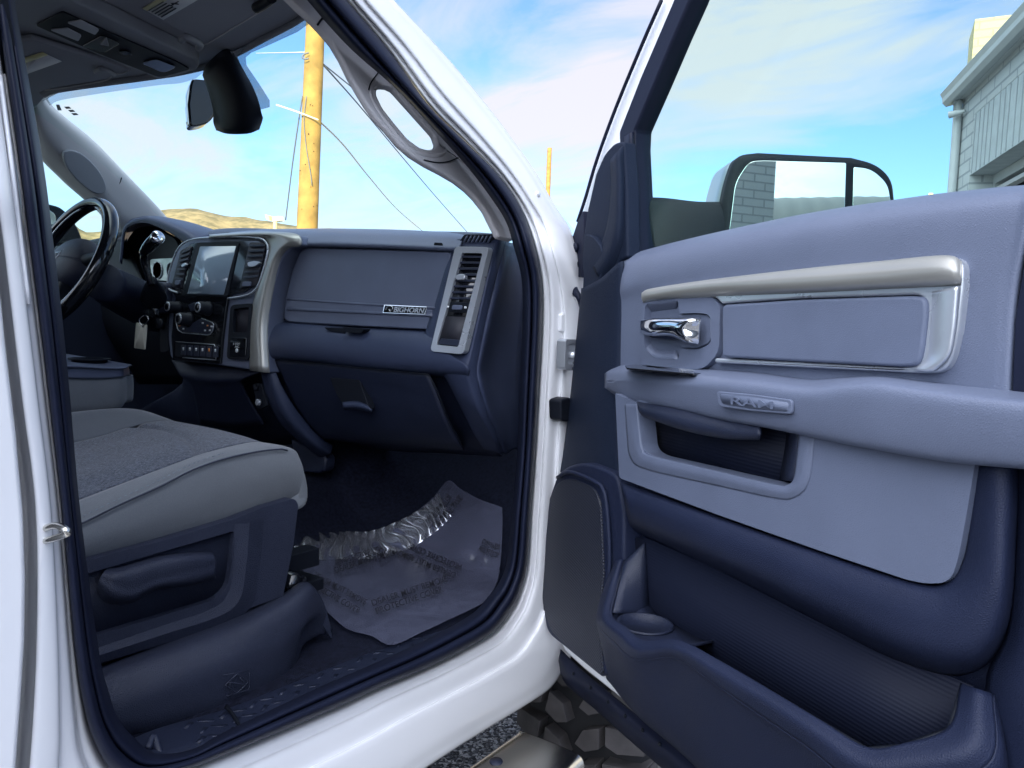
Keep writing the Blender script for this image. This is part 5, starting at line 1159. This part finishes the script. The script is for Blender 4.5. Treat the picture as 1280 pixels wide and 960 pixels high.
# floodlight on a post beyond the hood
fb = PT(344,283,40); fl_root = empty('flood_light', (fb.x, fb.y, 0)); tagit(fl_root, 'small pale twin floodlight on a post in front of the hills', 'light fixture')
finv = Matrix.Translation(-V((fb.x, fb.y, 0)))
def fadd(o): o.matrix_parent_inverse = finv; return o
fadd(tube('post', [V((fb.x,fb.y,0)), PT(344,276,40)], .11, 'tan', fl_root, n=10))
fadd(plate('lamp_head', poly([(339.5,271,1),(349,270,1),(350,276,1),(340,277,1)], PT, 40), V((0,.3,0)), mat('pale_lamp', (.75,.68,.45), .5), fl_root, .04))
fadd(plate('lamp_head', poly([(331,268,1),(336,270,1),(337,276,1),(333,274,1)], PT, 40), V((0,.3,0)), 'tan', fl_root, .04))
# ---- painted block building on the right
E = V((0.99, 9.04, 0)); WD = V((math.sin(R(159.6)), math.cos(R(159.6)), 0)); WNn = V((-WD.y, WD.x, 0))
WNn = V((math.sin(R(-110.4)), math.cos(R(-110.4)), 0))     # wall faces this way
PWALL = lambda x, y, o=0: hit(x, y, E+WNn*o, WNn)
bl = empty('block_building', tuple(E)); tagit(bl, 'pale grey painted block building with a gutter and a wide dark window opening', 'building')
binv = Matrix.Translation(-E)
def badd(o): o.matrix_parent_inverse = binv; return o
def uvwall(o, ax=None):
    me = o.data; uv = me.uv_layers.new(name='UVMap')
    for p in me.polygons:
        n = p.normal
        for li in p.loop_indices:
            c = me.vertices[me.loops[li].vertex_index].co
            u = c.dot(WD) if abs(n.dot(WNn)) > .5 else c.dot(WNn)
            uv.data[li].uv = (u, c.z) if abs(n.z) < .7 else (c.dot(WD), c.dot(WNn))
    return o
pc = PWALL(1204,126); eave = pc.z
LW = 5.2
def WL(s, z, o=0): return V((pc.x,pc.y,0)) + WD*s + WNn*o + V((0,0,z))
def wallbox(name, s0, s1, z0, z1, o0, o1, m, parent=bl, bevel=0):
    bm = bmesh.new(); c = WL((s0+s1)/2, (z0+z1)/2, (o0+o1)/2); box('', c, WD*((s1-s0)/2), WNn*((o1-o0)/2), ZV*((z1-z0)/2), None, None, bm=bm)
    bmesh.ops.recalc_face_normals(bm, faces=bm.faces); me = bpy.data.meshes.new(name); bm.to_mesh(me); bm.free(); o = link(name, me, m, parent, False); me.update(); uvwall(o); badd(o)
    if bevel:
        b = o.modifiers.new('b','BEVEL'); b.width = bevel; b.segments = 2
    return o
jl = PWALL(1212,219); js = (jl-V((pc.x,pc.y,0))).dot(WD); jz = jl.z
wallbox('wall', 0, js, 0, eave, -.45, 0, 'brick')
wallbox('wall', js, LW, jz+.62, eave, -.45, 0, 'brick')
wallbox('wall', js, LW, 0, 1.0, -.45, 0, 'brick')
wallbox('wall', LW-.5, LW, 1.0, jz+.62, -.45, 0, 'brick')
wallbox('wall', 0, LW, 0, eave-.02, -7, -6.6, 'brick')
wallbox('wall', 0, .3, 0, eave-.02, -6.6, -.45, 'brick'); wallbox('wall', LW-.3, LW, 0, eave-.02, -6.6, -.45, 'brick')
wallbox('lintel', js, LW-.5, jz, jz+.62, -.40, -.004, mat('board_formed_concrete', (.40,.43,.45), .85, bump=('noise', 25, .6), var=.10, varscale=9))
bm = bmesh.new(); s = js+.05
while s < LW-.6:
    box('', WL(s, jz+.31, -.002), WD*.008, WNn*.004, ZV*.30, None, None, bm=bm); s += random.uniform(.12,.22)
badd(fin('board_joint', bm, 'brick', bl, smooth=False))
wallbox('window_frame', js+.002, LW-.5, jz-.10, jz-.002, -.30, -.22, 'galv'); wallbox('window_frame', js+.003, js+.07, 1.0, jz-.10, -.30, -.22, 'galv')
wallbox('window_frame', js+.07, LW-.5, jz-.20, jz-.16, -.28, -.20, 'trimgrey')
wallbox('window_pane', js+.07, LW-.5, 1.0, jz-.10, -.33, -.31, 'gloss')
# eave: soffit board, gutter, roof, downspout
def sweepwall(name, prof, s0, s1, m):
    bm = bmesh.new(); A = [bm.verts.new(WL(s0, eave+z, o)) for o, z in prof]; B = [bm.verts.new(WL(s1, eave+z, o)) for o, z in prof]; n = len(prof)
    for i in range(n): bm.faces.new((A[i], B[i], B[(i+1)%n], A[(i+1)%n]))
    bm.faces.new(A[::-1]); bm.faces.new(B); return badd(fin(name, bm, m, bl, .004, smooth=False))
sweepwall('soffit', [(-.1,.0),(.05,.0),(.05,.12),(-.1,.12)], -.12, LW+.1, 'galv')
sweepwall('gutter', [(.052,-.0),(.13,-.02),(.17,.02),(.175,.07),(.20,.12),(.185,.135),(.052,.135)], -.15, LW+.1, 'galv')
sweepwall('roof', [(.10,.14),(.10,.155),(-3.5,1.0),(-7.1,.155),(-7.1,.13),(-3.5,.96)], -.15, LW+.1, mat('metal_roofing', (.30,.31,.32), .5))
badd(tube('downspout', [WL(.03,eave-.01,.10), WL(.03,eave-.10,.08), WL(.03,eave-.2,.05), WL(.03,1.5,.05), WL(.03,.1,.05)], .045, 'galv', bl, n=12))
badd(tube('security_camera', [WL(.20,eave-.16,.02), WL(.16,eave-.17,.08), WL(.12,eave-.18,.16)], [.015,.03,.038], 'galv', bl, n=12))
# taller cream block above the roof
ch = [PT(1216,104,12.5), PT(1219,24,12.5)]
FNc = V((math.sin(R(170)), math.cos(R(170)), 0)); SXc = V((FNc.y*-1, FNc.x, 0)); SXc = SXc if SXc.x > 0 else -SXc
bm = bmesh.new(); zc_ = ch[1].z; box('', V((ch[1].x,ch[1].y,zc_/2))+SXc*1.4-FNc*.45, SXc*1.4, FNc*.45, ZV*(zc_/2), None, None, bm=bm)
bmesh.ops.recalc_face_normals(bm, faces=bm.faces); me = bpy.data.meshes.new('chimney_block'); bm.to_mesh(me); bm.free(); o = link('chimney_block', me, 'brickwarm', bl, False)
uvl = me.uv_layers.new(name='UVMap')
for p_ in me.polygons:
    for li in p_.loop_indices:
        c_ = me.vertices[me.loops[li].vertex_index].co; uvl.data[li].uv = (c_.dot(SXc)+c_.dot(FNc), c_.z)
badd(o)
# the little tan thing past the door
yp = PT(1163,250,60); yr = empty('roof_vent', (yp.x,yp.y,0)); tagit(yr, 'tiny sunlit tan vent stack far beyond the door sill', 'vent stack')
yi = Matrix.Translation(-V((yp.x,yp.y,0)))
for n_, pts in (('stack', [(1160,300),(1160,245,1),(1161,241,1),(1166,241,1),(1167,246,1),(1167,300)]), ('cap', [(1158,248),(1158,246),(1170,246),(1170,248)])):
    o = plate(n_, [PT(x,y,60) for x, y in rp(pts)], V((0,.5,0)), 'tan', yr, .03); o.matrix_parent_inverse = yi
# ---- behind the camera: what the tow mirror shows and what shades the truck
def place_hut():
    o_ = V((17.0,-11.0,0)); ax = V((math.sin(R(35)), math.cos(R(35)), 0)); sd = V((ax.y,-ax.x,0)); root = empty('quonset_hut', tuple(o_))
    tagit(root, 'long corrugated grey metal hut with a rounded roof behind the truck', 'hut'); inv = Matrix.Translation(-o_)
    bm = bmesh.new(); rows = []
    for i in range(49):
        a = math.pi*i/48; rows.append([o_+sd*(-math.cos(a)*5.2)+V((0,0,math.sin(a)*5.1))+ax*s for s in (-14,14)])
    n = 280; RR = []
    for r in rows:
        rad = (r[0]-o_-ax*-14); RR.append([bm.verts.new(r[0].lerp(r[1], k/n)+rad.normalized()*.008*math.sin(k*1.57)) for k in range(n+1)])
    for A, B in zip(RR, RR[1:]):
        for k in range(n): bm.faces.new((A[k],A[k+1],B[k+1],B[k]))
    o = fin('roof', bm, mat('galvanised_sheet', (.10,.115,.13), .6, .1, var=.12, varscale=1.5), root); o.matrix_parent_inverse = inv
    bm = bmesh.new()
    for s in (-14,14): bm.faces.new([bm.verts.new(o_+sd*(-math.cos(math.pi*i/24)*5.15)+V((0,0,math.sin(math.pi*i/24)*5.05))+ax*s*.995) for i in range(25)])
    o = fin('end_wall', bm, 'galv', root, smooth=False); o.matrix_parent_inverse = inv
place_hut()
def place_tower():
    c = V((10.6,-5.6,0)); root = empty('block_tower', tuple(c)); tagit(root, 'tall grey painted block tower beside the rounded metal hut', 'tower'); inv = Matrix.Translation(-c)
    for n_, zz, hw, hz in (('wall', 3.0, .6, 3.0), ('cap', 6.1, .68, .1)):
        bm = bmesh.new(); box('', c+V((0,0,zz)), WD*hw, WNn*hw, ZV*hz, None, None, bm=bm); bmesh.ops.recalc_face_normals(bm, faces=bm.faces)
        me = bpy.data.meshes.new(n_); bm.to_mesh(me); bm.free(); o = link(n_, me, 'brick', root, False); uvwall(o); o.matrix_parent_inverse = inv
place_tower()

# ================================================================== LIGHT, SKY, CAMERA
SUN_H = R(140); SUN_E = R(8.5)                 # heading from +Y clockwise, elevation
sd = V((math.sin(SUN_H)*math.cos(SUN_E), math.cos(SUN_H)*math.cos(SUN_E), math.sin(SUN_E)))
la = bpy.data.lights.new('sun', 'SUN'); la.energy = 3.0; la.angle = R(.6); la.color = (1,.78,.45)
lo = bpy.data.objects.new('sun', la); COL.objects.link(lo); lo.rotation_euler = (-sd).to_track_quat('-Z','Y').to_euler(); lo.location = (0,0,20)
w = bpy.data.worlds.new('World'); SC.world = w; w.use_nodes = True; nt = w.node_tree; nt.nodes.clear()
out = nt.nodes.new('ShaderNodeOutputWorld'); bg = nt.nodes.new('ShaderNodeBackground'); nt.links.new(bg.outputs[0], out.inputs[0])
sky = nt.nodes.new('ShaderNodeTexSky'); sky.sky_type = 'NISHITA'; sky.sun_disc = False; sky.sun_elevation = R(22); sky.sun_rotation = SUN_H
sky.air_density = 1.0; sky.dust_density = .6; sky.ozone_density = 1.5
bg.inputs['Strength'].default_value = .12
tc = nt.nodes.new('ShaderNodeTexCoord'); sp = nt.nodes.new('ShaderNodeSeparateXYZ'); nt.links.new(tc.outputs['Generated'], sp.inputs[0])
def mth(op, a, b=None, c=None):
    m_ = nt.nodes.new('ShaderNodeMath'); m_.operation = op
    for i, v in enumerate((a, b, c)):
        if v is None: continue
        if isinstance(v, (int, float)): m_.inputs[i].default_value = v
        else: nt.links.new(v, m_.inputs[i])
    return m_.outputs[0]
zc = mth('MAXIMUM', sp.outputs['Z'], .0); den = mth('ADD', zc, .22)
cxn = nt.nodes.new('ShaderNodeCombineXYZ'); nt.links.new(mth('DIVIDE', sp.outputs['X'], den), cxn.inputs[0]); nt.links.new(mth('DIVIDE', sp.outputs['Y'], den), cxn.inputs[1])
mp = nt.nodes.new('ShaderNodeMapping'); mp.inputs['Rotation'].default_value = (0,0,R(35)); mp.inputs['Scale'].default_value = (1.0,2.2,1); nt.links.new(cxn.outputs[0], mp.inputs['Vector'])
n1 = nt.nodes.new('ShaderNodeTexNoise'); n1.inputs['Scale'].default_value = 1.5; n1.inputs['Detail'].default_value = 10; n1.inputs['Roughness'].default_value = .60; n1.inputs['Distortion'].default_value = .7; nt.links.new(mp.outputs[0], n1.inputs['Vector'])
# broad cloud banks in chosen directions of the sky
def blob(px, py, rad, amp):
    d = ray(px, py); vm = nt.nodes.new('ShaderNodeVectorMath'); vm.operation = 'DOT_PRODUCT'; vm.inputs[1].default_value = tuple(d)
    nrm = nt.nodes.new('ShaderNodeVectorMath'); nrm.operation = 'NORMALIZE'; nt.links.new(tc.outputs['Generated'], nrm.inputs[0]); nt.links.new(nrm.outputs[0], vm.inputs[0])
    mr_ = nt.nodes.new('ShaderNodeMapRange'); mr_.interpolation_type = 'SMOOTHSTEP'; mr_.inputs['From Min'].default_value = math.cos(R(rad)); mr_.inputs['From Max'].default_value = 1; mr_.inputs['To Max'].default_value = amp
    nt.links.new(vm.outputs['Value'], mr_.inputs['Value']); return mr_.outputs[0]
tot = n1.outputs['Fac']
for b_ in ((690,150,8,.17),(640,30,7,-.06),(560,60,7,.05),(900,30,15,.16),(1020,90,10,.10),(980,300,12,-.22),(1120,220,9,-.18),(1150,60,8,.06),(200,240,9,.12),(450,220,8,.12),(330,110,6,-.05),(150,140,6,.05)):
    tot = mth('ADD', tot, blob(*b_))
cr_ = nt.nodes.new('ShaderNodeValToRGB'); cr_.color_ramp.elements[0].position = .40; cr_.color_ramp.elements[1].position = .72; cr_.color_ramp.elements[1].color = (.88,.88,.88,1); nt.links.new(tot, cr_.inputs[0])
hs2 = nt.nodes.new('ShaderNodeMix'); hs2.data_type = 'RGBA'; hs2.blend_type = 'MULTIPLY'; hs2.inputs[0].default_value = 1; hs2.inputs[7].default_value = (.58,.72,.98,1)
nt.links.new(sky.outputs[0], hs2.inputs[6])
mx = nt.nodes.new('ShaderNodeMix'); mx.data_type = 'RGBA'; nt.links.new(cr_.outputs[0], mx.inputs[0]); nt.links.new(hs2.outputs[2], mx.inputs[6]); mx.inputs[7].default_value = (3.3,3.12,3.2,1)
# added smooth glow in the unseen sky behind the camera, brightening truck and cab
vm = nt.nodes.new('ShaderNodeVectorMath'); vm.operation = 'DOT_PRODUCT'; vm.inputs[1].default_value = tuple(V((.02,-.62,.78)).normalized()); nt.links.new(tc.outputs['Generated'], vm.inputs[0])
mb = nt.nodes.new('ShaderNodeMapRange'); mb.interpolation_type = 'SMOOTHSTEP'; mb.inputs['From Min'].default_value = .42; mb.inputs['From Max'].default_value = .95; mb.inputs['To Min'].default_value = 0.0; mb.inputs['To Max'].default_value = 14
nt.links.new(vm.outputs['Value'], mb.inputs['Value'])
fin_ = nt.nodes.new('ShaderNodeVectorMath'); fin_.operation = 'SCALE'; fin_.inputs[0].default_value = (.92,.95,1.0); nt.links.new(mb.outputs[0], fin_.inputs['Scale'])
ad_ = nt.nodes.new('ShaderNodeVectorMath'); ad_.operation = 'ADD'; nt.links.new(fin_.outputs[0], ad_.inputs[0]); nt.links.new(mx.outputs[2], ad_.inputs[1])
nt.links.new(ad_.outputs[0], bg.inputs[0])
SKYMUL = hs2; CLOUD = mx
cam = bpy.data.cameras.new('camera'); co = bpy.data.objects.new('camera', cam); COL.objects.link(co)
cam.sensor_width = 36; cam.lens = FPX/1280*36; cam.clip_start = .02; cam.clip_end = 9000
co.matrix_world = Matrix(((_R.x,_U.x,-_a.x,CAM.x),(_R.y,_U.y,-_a.y,CAM.y),(_R.z,_U.z,-_a.z,CAM.z),(0,0,0,1)))
SC.camera = co
SC.view_settings.view_transform = 'Standard'; SC.view_settings.look = 'None'; SC.view_settings.gamma = 1; SC.view_settings.exposure = 1.3
SC.render.engine = 'CYCLES'; SC.cycles.use_denoising = True; SC.cycles.max_bounces = 10; SC.cycles.transparent_max_bounces = 16; SC.cycles.sample_clamp_indirect = 6
